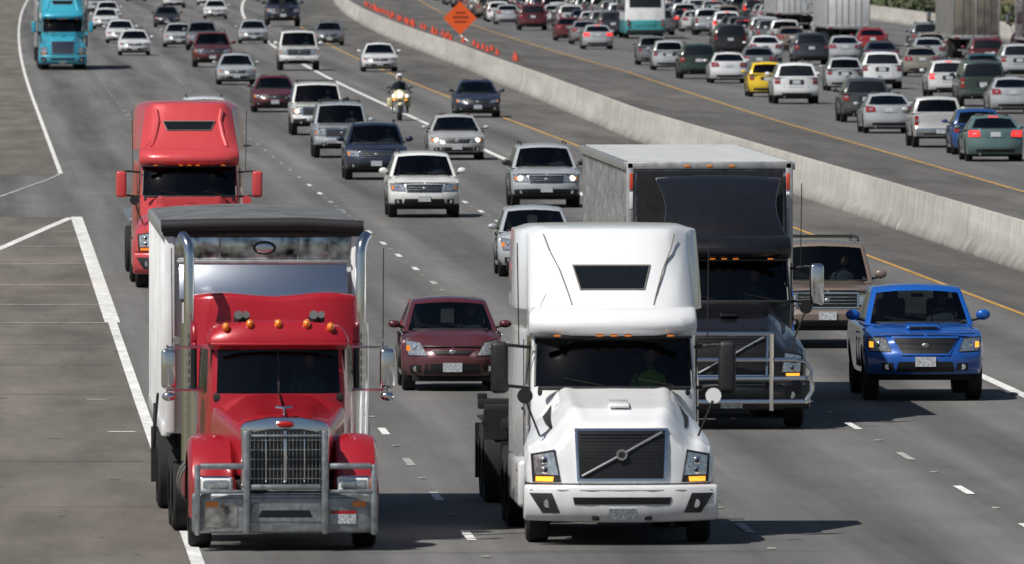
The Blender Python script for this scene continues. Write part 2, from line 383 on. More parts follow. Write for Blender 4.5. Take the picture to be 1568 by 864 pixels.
# ------------------------------------------------------------------ cars
CARS = {
 'sedan': dict(L=4.75, W=.92, H=1.46, sill=.24, wr=.33, yw=(.95, 3.75), cf=.36, cr=.25,
    top=[(0, .66), (.15, .745), (.6, .85), (1.25, .95), (2, .98), (3.9, 1.02), (4.3, 1.05), (4.75, 1.02)],
    fp=[(.2, .10), (.35, .01), (.52, 0), (.60, .05), (.75, .14), (.9, .3)], rp=[(.2, .1), (.4, 0), (.6, 0), (.66, .05), (.85, .06), (1.05, .1)],
    gh=(1.2, 2.05, 4.25, 3.4, .84, .60), hl=[(.46, .57), (.80, .60), (.84, .735), (.52, .675)], gr=[(-.36, .555), (.36, .555), (.42, .66), (-.42, .66)],
    intk=(.52, .29, .42), tl=[(.48, .80), (.83, .78), (.84, .98), (.52, .98)], plz=.42, rplz=.86, rack=False),
 'hatch': dict(L=3.85, W=.85, H=1.53, sill=.24, wr=.31, yw=(.75, 3.2), cf=.42, cr=.3,
    top=[(0, .70), (.15, .80), (.5, .90), (.95, 1.0), (3.85, 1.03)],
    fp=[(.2, .08), (.35, .0), (.52, 0), (.62, .04), (.75, .12), (.95, .3)], rp=[(.2, .05), (.4, 0), (.6, 0), (.68, .06), (1.05, .1)],
    gh=(.98, 1.78, 3.78, 3.4, .79, .62), hl=[(.42, .60), (.72, .60), (.77, .84), (.54, .80)], gr=[(-.26, .62), (.26, .62), (.34, .69), (-.34, .69)],
    intk=(.48, .29, .46), tl=[(.58, .75), (.77, .74), (.77, 1.0), (.6, 1.0)], plz=.40, rplz=.78, rack=False),
 'suv': dict(L=4.7, W=.95, H=1.70, sill=.30, wr=.37, yw=(.95, 3.72), cf=.28, cr=.2,
    top=[(0, .88), (.12, .965), (.6, 1.04), (1.2, 1.09), (4.7, 1.13)],
    fp=[(.25, .12), (.42, .01), (.6, 0), (.68, .04), (.9, .1), (1.05, .25)], rp=[(.25, .1), (.45, 0), (.65, 0), (.7, .05), (1.15, .09)],
    gh=(1.25, 1.98, 4.62, 4.25, .88, .69), hl=[(.50, .70), (.84, .71), (.88, .89), (.55, .87)], gr=[(-.43, .68), (.43, .68), (.46, .86), (-.46, .86)],
    intk=(.55, .36, .50), tl=[(.66, .85), (.88, .83), (.88, 1.12), (.70, 1.12)], plz=.5, rplz=.9, rack=True),
 'big_suv': dict(L=5.3, W=1.0, H=1.93, sill=.40, wr=.40, yw=(.98, 4.1), cf=.14, cr=.12,
    top=[(0, 1.02), (.08, 1.1), (.6, 1.15), (1.4, 1.2), (5.3, 1.24)],
    fp=[(.35, .08), (.48, -.02), (.68, -.02), (.70, .05), (1.05, .08), (1.2, .2)], rp=[(.35, .05), (.45, -.02), (.65, -.02), (.68, .06), (1.3, .08)],
    gh=(1.45, 2.0, 5.22, 5.0, .93, .79), hl=[(.58, .80), (.93, .80), (.94, .98), (.58, .98)], gr=[(-.54, .76), (.54, .76), (.54, 1.0), (-.54, 1.0)],
    intk=(.5, .44, .52), tl=[(.80, .8), (.94, .8), (.94, 1.2), (.80, 1.2)], plz=.6, rplz=.95, rack=True),
 'pickup': dict(L=5.3, W=.95, H=1.78, sill=.40, wr=.40, yw=(.92, 4.15), cf=.30, cr=.08,
    top=[(0, .96), (.1, 1.05), (.6, 1.13), (1.35, 1.19), (3.5, 1.22), (5.3, 1.24)],
    fp=[(.35, .1), (.5, -.02), (.72, -.02), (.78, .03), (1.0, .1), (1.15, .25)], rp=[(.35, .08), (.5, -.04), (.68, -.04), (.70, .06), (1.3, .06)],
    gh=(1.4, 2.02, 3.55, 3.35, .86, .70), hl=[(.54, .78), (.84, .79), (.88, .99), (.62, .98)], gr=[(-.36, .75), (.36, .75), (.50, .99), (-.50, .99)],
    intk=(.46, .46, .62), tl=[(.78, .78), (.90, .78), (.90, 1.12), (.78, 1.12)], plz=.62, rplz=.58, rack=False),
 'minivan': dict(L=5.0, W=.98, H=1.75, sill=.26, wr=.35, yw=(.95, 4.0), cf=.4, cr=.2,
    top=[(0, .78), (.15, .88), (.6, 1.0), (1.0, 1.07), (5.0, 1.1)],
    fp=[(.2, .1), (.4, .01), (.55, 0), (.62, .05), (.8, .12), (1.0, .3)], rp=[(.2, .1), (.4, 0), (.65, 0), (.7, .05), (1.15, .08)],
    gh=(1.0, 1.95, 4.92, 4.6, .90, .72), hl=[(.48, .66), (.86, .68), (.90, .84), (.55, .80)], gr=[(-.38, .62), (.38, .62), (.42, .74), (-.42, .74)],
    intk=(.55, .30, .46), tl=[(.72, .9), (.90, .9), (.90, 1.25), (.76, 1.25)], plz=.45, rplz=.9, rack=True),
}
def build_car(kind, lit=False, brake=False, variant=0):
    p = CARS[kind]; mb = MB(); L, W, H = p['L'], p['W'], p['H']; r = p['wr']
    g0, g1, g2, g3, Wb, Wr = p['gh']
    ra = r + .065
    def sill(y):
        z = p['sill'] + (.02 if y < .3 else 0)
        for yw in p['yw']:
            d = abs(y - yw)
            if d < ra: z = max(z, r + math.sqrt(ra * ra - d * d))
        return z
    def top(y, a):
        z = lin(p['top'], y) - .07 * abs(a) ** 4 - .015 * a * a
        if y < g0: z += .022 * sstep(.35, .62, abs(a)) * (1 - sstep(.7, .95, abs(a))) * sstep(.05, .5, y)
        return z
    def wz(z, yn):
        zt = lin(p['top'], yn); f = (z - p['sill']) / (zt - p['sill'])
        return lin([(0, .955), (.25, .985), (.55, 1.0), (.72, .985), (.80, .992), (1, .93)], f)
    def fn(a, b, t):
        yn = L * t; zb = sill(yn); z = lerp(zb, top(yn, a), b)
        tp = 1 - .07 * max(0, 1 - t / .12) ** 2 - .06 * max(0, 1 - (1 - t) / .12) ** 2
        x = a * W * wz(z, yn) * tp
        wf = max(0, 1 - t / .16); wr_ = max(0, 1 - (1 - t) / .12)
        y = yn + (p['cf'] * abs(a) ** 3 + lin(p['fp'], z)) * wf - (p['cr'] * abs(a) ** 3 + lin(p['rp'], z)) * wr_
        return (x, y, z)
    def fy(x, z):
        a = min(1, abs(x) / (W * .93 * .985)); return p['cf'] * a ** 3 + lin(p['fp'], z)
    def ry(x, z):
        a = min(1, abs(x) / (W * .94 * .985)); return L - (p['cr'] * a ** 3 + lin(p['rp'], z))
    pk = kind == 'pickup'
    bmp = variant == 1
    def mf(side, a, b, t):
        y = t * L
        if side == 'bottom': return 'undercarriage'
        if side == 'top':
            if g0 + .15 < y < g2 - .1 and abs(a) < .9: return 'interior'
            if pk and y > g2 + .05 and abs(a) < .9: return 'undercarriage'
        if bmp and side in ('front', 'rear') and b < .32: return 'black_plastic'
        if kind in ('suv', 'big_suv') and b < .1: return 'black_plastic'
        return 'paint'
    A = [-1, -.94, -.85, -.7, -.62, -.5, -.38, -.2, 0, .2, .38, .5, .62, .7, .85, .94, 1]
    mb.dbox(A, [0, .1, .22, .35, .5, .65, .72, .8, .92, 1], lsp(0, 1, 64), fn, mf, bev=.035, seg=3, ang=40)
    # greenhouse
    def gfn(a, b, t):
        belt = lin(p['top'], lerp(g0, g2, t)) - .04
        z = lerp(belt, H - .055 * a * a - .05 * max(0, 1 - t / .2) ** 2 - .04 * max(0, 1 - (1 - t) / .2) ** 2, b)
        bb = b ** 1.15
        x = a * lerp(Wb, Wr, bb)
        yf = lerp(g0, g1, b) + .16 * a * a; yr = lerp(g2, g3, b ** (1.0 if kind in ('sedan',) else 1.6)) - .10 * a * a
        return (x, lerp(yf, yr, t), z)
    lw = kind in ('big_suv', 'suv', 'minivan')
    pill = [(.07, .35), (.40, .66), (.70, .93)] if not pk else [(.10, .5), (.56, .92)]
    Tn = sorted(set([0, 1, .2, .5, .8] + [q for pr in pill for q in pr]))
    def gmf(side, a, b, t):
        if side in ('bottom',): return None
        if side == 'top': return 'paint'
        if side == 'front': return 'glass' if abs(a) < .9 and b > .04 and b < .93 else 'paint'
        if side == 'rear': return ('glass' if kind in ('sedan', 'hatch', 'pickup') else 'dark_glass') if abs(a) < .86 and .1 < b < .88 else 'paint'
        if .1 < b < .87 and any(u < t < v for u, v in pill):
            return 'dark_glass' if (lw and t > .38) else 'glass'
        return 'black_plastic' if (.1 < b < .87 and .3 < t < .7) else 'paint'
    mb.dbox([-1, -.9, -.86, -.5, 0, .5, .86, .9, 1], [0, .04, .1, .35, .6, .87, .93, 1], Tn, gfn, gmf, bev=.045, seg=3, ang=40)
    # underside, wheels
    mb.box((0, L * .5, p['sill'] + .03), (W * 1.55, L * .86, .22), 'undercarriage', .02)
    for yw in p['yw']:
        for sx in (-1, 1): mb.wheel(sx * (W - .14), yw, r, .215 + .02 * (W > .93))
    # door seams + handles
    for sx in (-1, 1):
        for yy in (g0 + .25, lerp(g0, g2, .39)):
            if yy < p['yw'][1] - .5: mb.box((sx * (W * .985 + .0), yy, (p['sill'] + .95) / 2 + .05), (.03, .012, .95 - p['sill'] - .1), 'grille_black', 0)
        mb.box((sx * (W + .002), lerp(g0, g2, .34), lin(p['top'], 2) - .17), (.03, .16, .03), 'paint' if kind != 'big_suv' else 'chrome', .01)
    # front features
    for sx in (-1, 1):
        q = [(sx * x, z) for x, z in p['hl']]
        if sx < 0: q = [q[1], q[0], q[3], q[2]]
        cx = sum(a for a, b in q) / 4; cz = sum(b for a, b in q) / 4
        mb.qpatch([(cx + (a - cx) * 1.1, cz + (b - cz) * 1.16) for a, b in q], fy, 'black_plastic', .008)
        mb.qpatch(q, fy, 'headlight', .018)
        mb.ell((cx - sx * .02, fy(cx, cz) - .016, cz), (.06, .02, .05), 'chrome', 12, 7)
        if lit: mb.ell((cx, fy(cx, cz) - .025, cz), (.085, .03, .07), 'headlight_on', 12, 7)
        qa = [(cx + sx * abs(p['hl'][1][0] - p['hl'][0][0]) * .38 + dx * .03, cz + dz * .045) for dx, dz in ((-1, -1), (1, -1), (1, 1), (-1, 1))]
        mb.qpatch(qa, fy, 'amber_on' if variant == 2 else 'amber', .025)
        fz = (p['intk'][1] + p['intk'][2]) / 2
        fx_ = p['intk'][0] + .13
        mb.qpatch([(sx * fx_ - .09, fz - .06), (sx * fx_ + .09, fz - .06), (sx * fx_ + .09, fz + .06), (sx * fx_ - .09, fz + .06)], fy, 'grille_black', .006)
        mb.cyl((sx * fx_, fy(fx_, fz) + .05, fz), (sx * fx_, fy(fx_, fz) - .012, fz), .045, 'headlight', 12)
    x0, za, zb_ = p['intk']
    mb.qpatch([(-x0, za), (x0, za), (x0 * .92, zb_), (-x0 * .92, zb_)], fy, 'grille_black', .006)
    gq = p['gr']
    big = kind in ('big_suv', 'pickup', 'suv')
    cx = 0; cz = sum(b for a, b in gq) / 4
    mb.qpatch([(a * 1.06, cz + (b - cz) * 1.22) for a, b in gq], fy, 'chrome' if kind in ('big_suv', 'suv', 'sedan') else 'paint', .010)
    mb.qpatch(gq, fy, 'grille_black', .018)
    nb = 4 if kind == 'big_suv' else 3
    for k in range(1, nb):
        v = k / nb; z = lerp(gq[0][1], gq[3][1], v); xx = lerp(gq[1][0], gq[2][0], v)
        mb.qpatch([(-xx * .97, z - .006), (xx * .97, z - .006), (xx * .97, z + .006), (-xx * .97, z + .006)], fy, 'steel_gray' if kind in ('suv', 'big_suv') else 'black_plastic', .026)
    mb.ell((0, fy(0, cz) - .03, cz), (.06, .015, .042), 'steel_gray', 12, 6)
    # hood shut line and bumper seam
    zl = gq[3][1] + .055
    for sx in (-1, 1):
        mb.qpatch([(sx * .02, zl), (sx * W * .84, zl + .0), (sx * W * .84, zl + .012), (sx * .02, zl + .012)] if sx > 0 else [(-W * .84, zl), (-.02, zl), (-.02, zl + .012), (-W * .84, zl + .012)], fy, 'grille_black', .004)
    mb.qpatch([(-.16, p['plz'] - .075), (.16, p['plz'] - .075), (.16, p['plz'] + .075), (-.16, p['plz'] + .075)], fy, 'plate', .034, nx=2, nz=1)
    # cowl and wipers
    zc = lin(p['top'], g0)
    mb.box((0, g0 + .02, zc - .005), (Wb * 1.6, .16, .05), 'black_plastic', .015)
    for sx in (-.1, .42):
        mb.tube([(sx - .0, g0 + .02, zc + .03), (sx - .45, g0 + .14, zc + .09)], .009, 'grille_black', 5)
    mb.box((0, g1 + .02, H - .17), (.2, .02, .06), 'interior', .01)
    # mirrors
    for sx in (-1, 1):
        mb.ell((sx * (W + .08), g0 + .42, lin(p['top'], g0 + .4) + .08 + (.03 if big else 0)), (.105 if not big else .115, .06, .065 if not big else .085), 'paint' if not bmp else 'black_plastic', 12, 8)
        mb.tube([(sx * (Wb - .03), g0 + .45, lin(p['top'], g0 + .4) + .02), (sx * (W + .04), g0 + .43, lin(p['top'], g0 + .4) + .06)], .025, 'black_plastic', 6)
    # rear features
    tl = 'tail_on' if brake else 'tail'
    for sx in (-1, 1):
        q = [(sx * x, z) for x, z in p['tl']]
        if sx < 0: q = [q[1], q[0], q[3], q[2]]
        mb.qpatch(q, ry, tl, .02, sgn=1)
        cx = sum(a for a, b in q) / 4; cz = sum(b for a, b in q) / 4
        mb.qpatch([(cx - .07, cz - .02), (cx + .05, cz - .02), (cx + .05, cz + .03), (cx - .07, cz + .03)], ry, 'headlight', .027, sgn=1)
    z = p['rplz']
    mb.qpatch([(-.30, z - .1), (.30, z - .1), (.30, z + .1), (-.30, z + .1)], ry, 'black_plastic' if kind != 'sedan' else 'paint', .006, sgn=1)
    mb.qpatch([(-.16, z - .075), (.16, z - .075), (.16, z + .075), (-.16, z + .075)], ry, 'plate', .02, sgn=1, nx=2, nz=1)
    zs = p['sill'] + .06
    mb.qpatch([(-.6, zs), (.6, zs), (.6, zs + .1), (-.6, zs + .1)], ry, 'black_plastic', .01, sgn=1)
    zr = .665 if not big else .69
    mb.qpatch([(-W * .8, zr), (W * .8, zr), (W * .8, zr + .015), (-W * .8, zr + .015)], ry, 'grille_black', .005, sgn=1)
    if brake: mb.box((0, g3 + .03, H - .06), (.3, .05, .03), 'tail_on', .005)
    mb.cyl((.5, L - .15, p['sill'] - .0), (.5, L + .01, p['sill'] - .0), .035, 'chrome', 8)
    if p['rack']:
        for sx in (-1, 1):
            mb.tube([(sx * Wr * .88, lerp(g1, g3, .12), H - .02), (sx * Wr * .88, lerp(g1, g3, .18), H + .045), (sx * Wr * .88, lerp(g1, g3, .85), H + .045), (sx * Wr * .88, lerp(g1, g3, .92), H - .02)], .02, 'black_plastic', 6)
        if kind == 'big_suv':
            for t in (.3, .7): mb.tube([(-Wr * .88, lerp(g1, g3, t), H + .045), (Wr * .88, lerp(g1, g3, t), H + .045)], .016, 'black_plastic', 6)
    zz = lin(p['top'], g0 + 1)
    seats(mb, W, g1 + .35, None if pk else min(g3 - .25, g1 + 1.3), zz)
    driver(mb, W * .42, g1 + .22, zz - .42 if H < 1.6 else zz - .36)
    if pk:
        mb.box((0, .75, 1.14), (.55, .5, .10), 'paint', .045, seg=3, rot=(R(6), 0, 0))
        mb.box((0, .50, 1.135), (.44, .03, .05), 'grille_black', .01)
        mb.box((0, L - .03, .60), (W * 1.8, .16, .18), 'chrome', .03)
    return mb.mesh(kind)

# ------------------------------------------------------------------ trucks
def tandem(mb, ys, r=.5, dual=True):
    for y in ys:
        for sx in (-1, 1):
            mb.wheel(sx * 1.09, y, r, .26)
            if dual: mb.wheel(sx * .78, y, r, .26)
        mb.cyl((-1, y, r), (1, y, r), .09, 'undercarriage', 10)
def tractor(mb, style):
    """conventional aerodynamic tractor; front bumper at y=0, faces -Y"""
    day = style == 'deflector'
    ax = 1.25; ra = .60
    def bf(x, z): return .26 * min(1, abs(x) / 1.2) ** 3 + lin([(.25, .12), (.4, .02), (.6, 0), (.78, .04)], z)
    mb.dbox([-1, -.95, -.85, -.7, -.5, -.2, .2, .5, .7, .85, .95, 1], [0, .25, .5, .75, 1], [0, .5, 1],
            lambda a, b, t: (a * 1.225, lerp(bf(a * 1.225, lerp(.28, .76, b)), .55, t), lerp(.28, .76, b) + (.03 * abs(a) if b == 0 else 0)), 'paint', bev=.04, seg=3)
    mb.qpatch([(-.60, .52), (.60, .52), (.62, .61), (-.62, .61)], bf, 'grille_black', .006)
    for sx in (-1, 1):
        q = [(sx * .78, .41), (sx * 1.00, .41), (sx * 1.16, .66), (sx * .88, .66)]
        if sx < 0: q = [q[1], q[0], q[3], q[2]]
        mb.qpatch(q, bf, 'black_plastic', .007)
        mb.cyl((sx * .93, .2, .53), (sx * .93, bf(.93, .5) - .012, .53), .055, 'headlight', 14)
        mb.box((sx * .33, .1, .36), (.1, .1, .09), 'black_plastic', .02)
    mb.qpatch([(-.17, .33), (.17, .33), (.17, .47), (-.17, .47)], bf, 'plate', .02, nx=2, nz=1)
    mb.qpatch([(-1.15, .69), (1.15, .69), (1.15, .702), (-1.15, .702)], bf, 'seam', .004)
    # ---- hood with fenders
    Lh = 1.95; h0 = .16
    def zc(y): return lin([(0, 1.50), (.15, 1.565), (.7, 1.70), (1.9, 1.93)], y)
    def hf(x, z): return h0 + .42 * min(1, abs(x) / 1.2) ** 3 + lin([(.75, 0), (1.1, .04), (1.4, .10), (1.6, .22)], z)
    def hood(a, b, t):
        yn = Lh * t; y0 = h0 + yn; aa = abs(a)
        drop = lin([(0, .36), (.6, .40), (1.9, .36)], yn)
        e0 = lerp(.44, .62, t)
        zt = zc(yn) - drop * sstep(e0, e0 + .34, aa) - .08 * sstep(.9, 1, aa) - .01 * aa
        zt += .018 * sstep(e0 - .14, e0 - .02, aa) * (1 - sstep(e0, e0 + .1, aa))
        zb = .77
        d = abs(y0 - ax)
        if d < ra: zb = max(zb, .5 + math.sqrt(ra * ra - d * d))
        if yn > 1.75: zb = max(zb, .85)
        z = lerp(zb, zt, b)
        w = 1.20 - .05 * max(0, 1 - t / .15) ** 2 - .10 * sstep(.5, 1, t)
        w *= lin([(0, .99), (.5, 1), (1, .955)], b)
        x = a * w
        wf = max(0, 1 - t / .35)
        return (x, y0 + (hf(x, z) - h0) * wf, z)
    A = sorted(set(lsp(-1, 1, 41) + [-.97, .97]))
    mb.dbox(A, [0, .15, .35, .55, .75, .9, 1], lsp(0, 1, 26), hood, lambda s, a, b, t: 'undercarriage' if s == 'bottom' else 'paint', bev=.05, seg=3, ang=42)
    mb.box((0, .95, 1.755), (.26, .34, .045), 'paint', .022, rot=(R(9), 0, 0), seg=3)
    # ---- grille
    gw, gz0, gz1 = (.56, .81, 1.47)
    fy = lambda x, z: min(hf(x, z), hf(x * .9, z))
    mb.qpatch([(-gw, gz0), (gw, gz0), (gw + .03, gz1), (-gw - .03, gz1)], fy, 'chrome', .03, depth=.1)
    if style == 'freight':
        mb.qpatch([(-gw + .04, gz0 + .03), (gw - .04, gz0 + .03), (gw - .02, gz1 - .03), (-gw + .02, gz1 - .03)], fy, 'grille_black', .036)
        for k in range(1, 9):
            z = lerp(gz0, gz1, k / 9); mb.qpatch([(-gw + .03, z - .01), (gw - .03, z - .01), (gw - .03, z + .01), (-gw + .03, z + .01)], fy, 'chrome', .05)
    else:
        mb.qpatch([(-gw + .03, gz0 + .03), (gw - .03, gz0 + .03), (gw - .005, gz1 - .03), (-gw + .005, gz1 - .03)], fy, 'grille_black', .038)
        for k in range(1, 14):
            z = lerp(gz0 + .03, gz1 - .03, k / 14); mb.qpatch([(-gw + .04, z - .002), (gw - .04, z - .002), (gw - .04, z + .002), (-gw + .04, z + .002)], fy, 'black_plastic', .040, depth=.01)
        y0 = fy(0, 1.1) - .055
        mb.tube([(-gw + .06, fy(.4, .86) - .05, gz0 + .06), (0, y0, 1.14), (gw - .05, fy(.4, 1.42) - .05, gz1 - .05)], .016, 'chrome', 6)
        mb.cyl((0, y0 + .03, 1.14), (0, y0 - .03, 1.14), .07, 'chrome', 20)
        mb.cyl((0, y0 - .02, 1.14), (0, y0 - .035, 1.14), .045, 'black_plastic', 16)
    # ---- headlights
    for sx in (-1, 1):
        q = [(sx * .76, .79), (sx * 1.11, .79), (sx * 1.13, 1.14), (sx * .83, 1.20)]
        if sx < 0: q = [q[1], q[0], q[3], q[2]]
        mb.qpatch(q, hf, 'black_plastic', .016, depth=.08)
        q = [(sx * .79, .88), (sx * 1.08, .88), (sx * 1.10, 1.12), (sx * .85, 1.17)]
        if sx < 0: q = [q[1], q[0], q[3], q[2]]
        mb.qpatch(q, hf, 'headlight', .03, depth=.05)
        for k, zz in enumerate((.94, 1.06)):
            mb.ell((sx * (.95 + k * .01), hf(.95, zz) - .03, zz), (.06, .02, .05), 'chrome', 12, 7)
            mb.ell((sx * (.95 + k * .01), hf(.95, zz) - .045, zz), (.03, .015, .026), 'grille_black', 12, 7)
        q = [(sx * .86, .80), (sx * 1.07, .80), (sx * 1.07, .86), (sx * .85, .86)]
        if sx < 0: q = [q[1], q[0], q[3], q[2]]
        mb.qpatch(q, hf, 'amber_on' if style != 'freight' else 'amber', .034, depth=.05)
        if style != 'freight':
            # slim black air vent along the crease between hood top and fender
            vs = []; fs = []
            ts = lsp(.42, .86, 9); n = len(ts)
            for i_, t in enumerate(ts):
                e0 = lerp(.44, .62, t); wv = .008 + .045 * (i_ / (n - 1)) ** 1.0
                for a in (e0 + .22 - wv, e0 + .22, e0 + .22 + wv):
                    x, y, z = hood(sx * a, 1, t); vs.append((x, y - .004, z + .010))
            for i in range(n - 1):
                for k in range(2): fs.append((i * 3 + k, i * 3 + k + 1, i * 3 + k + 4, i * 3 + k + 3))
            mb.add(vs, fs, 'black_plastic')
        mb.tube([(sx * 1.0, .85, 1.35), (sx * 1.1, .80, 1.6), (sx * 1.18, .8, 1.80)], .014, 'black_plastic', 6)
        mb.cyl((sx * 1.19, .80, 1.86), (sx * 1.19, .86, 1.86), .10, 'black_plastic' if sx < 0 else 'paint', 16, r2=.06)
        mb.cyl((sx * 1.19, .862, 1.86), (sx * 1.19, .87, 1.86), .09, 'chrome', 16)
    # ---- cab
    zt = 2.62; rear = 3.7 if day else 5.6
    yb = 2.0
    def hwc(y): return lin([(2.0, 1.05), (2.6, 1.07), (3.3, 1.10), (3.7, 1.18), (5.6, 1.20)], y)
    def cab(a, b, t):
        z = lerp(.95, zt, b)
        lean = max(0, z - 1.9) * .55
        y = lerp(yb + lean + .22 * a * a * a * a + .06 * a * a, rear, t)
        return (a * hwc(lerp(yb, rear, t)) * lin([(.95, 1), (1.9, 1), (2.62, .965)], z), y, z)
    Bc = [0, .3, (1.93 - .95) / (zt - .95), .8, (2.55 - .95) / (zt - .95), 1]
    tA, tB = (.12, .55) if day else (.06, .28)
    def cmf(s, a, b, t):
        if s == 'front': return 'truck_glass' if abs(a) < .95 and Bc[2] < b < Bc[4] else 'paint'
        if s in ('left', 'right') and Bc[2] < b < Bc[4] and tA < t < tB: return 'dark_glass'
        return 'paint' if s != 'bottom' else 'undercarriage'
    mb.dbox([-1, -.95, -.8, -.5, -.2, .2, .5, .8, .95, 1], Bc, sorted({0, tA, tB, .36, .45, .7, 1}), cab, cmf, bev=.03, seg=2, ang=40)
    for sx in (-1, 1): mb.tube([(sx * 1.0, 2.255, 1.93), (sx * .975, 2.59, 2.54)], .016, 'grille_black', 6)
    mb.box((0, 3.42, 2.15), (1.9, .04, .95), 'interior', 0)
    mb.box((0, 2.95, 2.595), (1.9, .9, .03), 'interior', 0)
    mb.box((0, 2.55, 1.86), (1.94, .72, .12), 'interior', .04)
    mb.box((0, 3.1, 1.55), (1.9, .6, .05), 'interior', 0)
    for sx in (-1, 1):
        mb.box((sx * .98, 2.95, 2.15), (.02, .8, .9), 'interior', 0)
        mb.box((sx * .5, 3.15, 1.95), (.5, .14, .7), 'seat', .05); mb.box((sx * .5, 3.2, 2.36), (.26, .08, .18), 'seat', .03)
    driver(mb, .5, 2.98, 1.58, 'hivis' if style == 'volvo' else 'shirt')
    mb.tube([(.5 + .2 * math.cos(t), 2.62 - .04 * math.sin(t), 1.98 + .17 * math.sin(t)) for t in lsp(0, 2 * math.pi, 16)], .014, 'interior', 6)
    mb.box((0, yb + .03, 1.915), (1.95, .12, .05), 'black_plastic', .02)
    for sx in (-.15, .75): mb.tube([(sx, yb + .0, 1.95), (sx - .5, yb + .1, 2.04)], .01, 'grille_black', 5)
    # ---- visor brow
    def brow(a, b, t):
        z = lerp(2.57, 2.93, b); bul = math.sin(b * math.pi * .9 + .1)
        yf = 2.20 - .13 * bul + .30 * abs(a) ** 4 + .18 * b * b
        return (a * (1.06 + .01 * bul), lerp(yf, 3.2, t), z)
    mb.dbox([-1, -.93, -.8, -.5, 0, .5, .8, .93, 1], [0, .12, .3, .5, .7, .88, 1], [0, .3, 1], brow, 'paint', bev=.035, seg=3)
    mb.box((0, 2.24, 2.555), (2.0, .08, .03), 'grille_black', .005)
    for x in (-.72, -.18, 0, .18, .72): mb.box((x, 2.165, 2.575), (.09, .04, .022), 'amber', .008)
    if style == 'volvo' or style == 'freight':
        vol = style == 'volvo'
        top = 3.95 if vol else 3.93
        ex = 1.1 if vol else .75
        def fair(a, b, t):
            z = lerp(2.88, top, b); aa = abs(a)
            z -= ((.05 if vol else .10) * sstep(.8, 1, aa) + .02 * aa * aa) * b
            z -= .05 * max(0, 1 - t / .2) ** 2 * b
            yf = lerp(2.36, 3.45 if vol else 3.35, b ** ex) + (.50 if vol else .28) * aa ** 5
            y = lerp(yf, 5.58, t)
            hw = lerp(lerp(1.06, 1.02 if vol else .93, b), lerp(1.2, 1.165 if vol else 1.12, b * b), sstep(0, .35 if vol else .55, t))
            return (a * hw, y, z)
        Af = [-1, -.97, -.92, -.85, -.78, -.7, -.5, -.25, 0, .25, .5, .7, .78, .85, .92, .97, 1]
        def fr2(a, b, t):
            x, y, z = fair(a, b, t)
            if vol and t < .5:
                e = lerp(.55, .84, b); aa = abs(a)
                g = math.exp(-((aa - e - .05) / .05) ** 2) * (1 - t * 2)
                y += .06 * g * (.3 + .7 * b)
            return (x, y, z)
        mb.dbox(Af, lsp(0, 1, 12), [0, .04, .1, .18, .3, .45, .6, 1], fr2, 'paint', bev=.06 if vol else .07, seg=4, ang=32)
        def ffy(x, z): b = (z - 2.88) / (top - 2.88); return fair(x / 1.0, max(0, min(1, b)), 0)[1]
        z0, z1 = (3.17, 3.45) if vol else (3.33, 3.50)
        hw0 = .40 if vol else .46
        mb.qpatch([(-hw0 - .015, z0 - .015), (hw0 + .015, z0 - .015), (hw0 + .10, z1 + .015), (-hw0 - .10, z1 + .015)], ffy, 'seam', .004, depth=.05, nz=5)
        mb.qpatch([(-hw0, z0), (hw0, z0), (hw0 + .08, z1), (-hw0 - .08, z1)], ffy, 'dark_glass', .012, depth=.05, nz=5)
        for sx in (-1, 1):
            if vol:
                pts = [(x, z) for x, z in ((.52, 2.96), (.56, 3.1), (.66, 3.4), (.78, 3.65), (.84, 3.84))]
                mb.tube([(sx * x, ffy(x, z) - .002, z) for x, z in pts], .009, 'seam', 5)
            else:
                pts = [(x, z) for x, z in ((.80, 2.96), (.72, 3.2), (.66, 3.5), (.70, 3.74))]
                mb.tube([(sx * x, ffy(x, z) + .02, z) for x, z in pts], .05, 'paint', 8)
    else:
        def defl(a, b, t):
            z = lerp(2.85, 3.84, b); y = 2.35 + 1.30 * (b ** 1.6) + .22 * (b ** .5) + .16 * a * a + .28 * t
            hw = lin([(0, 1.02), (.15, .96), (.3, .90), (.45, .87), (.6, .87), (.75, .90), (.9, .96), (1, 1.0)], b)
            return (a * hw, y, z - .04 * a * a * b)
        mb.dbox([-1, -.9, -.75, -.6, -.4, -.2, 0, .2, .4, .6, .75, .9, 1], lsp(0, 1, 16), [0, 1], defl, 'paint', bev=.03, seg=3)
    # ---- mirrors
    for sx in (-1, 1):
        mc = 'black_plastic' if style == 'volvo' else ('paint' if style == 'freight' else 'chrome')
        mb.box((sx * 1.45, 2.35, 2.17), (.22, .16, .66 if style != 'freight' else .56), mc, .06, seg=4)
        mb.box((sx * 1.45, 2.44, 2.22), (.17, .015, .42), 'chrome', .004)
        for z in (1.90, 2.42): mb.tube([(sx * 1.04, 2.5, z), (sx * 1.3, 2.42, z + .03), (sx * 1.42, 2.38, z + .02)], .022, 'black_plastic', 6)
        mb.tube([(sx * 1.2, 2.4, 2.45), (sx * 1.22, 2.42, 3.75)], .008, 'black_plastic', 5)
        for yy in (2.42, 3.3): mb.box((sx * (hwc(yy) + .001), yy, 1.75), (.012, .015, 1.5), 'grille_black', 0)
        mb.box((sx * 1.12, 3.2, 1.62), (.03, .16, .04), 'black_plastic', .01)
        if not day:
            mb.box((sx * 1.08, 4.0, .68), (.26, 3.1, .60), 'paint', .06, seg=3)
            mb.box((sx * 1.20, 2.75, .55), (.03, .5, .04), 'dull_aluminium', .01); mb.box((sx * 1.20, 2.75, .85), (.03, .5, .04), 'dull_aluminium', .01)
        else:
            mb.cyl((sx * .9, 2.4, .72), (sx * .9, 4.1, .72), .32, 'chrome', 24)
        mb.wheel(sx * 1.02, ax, .5, .28)
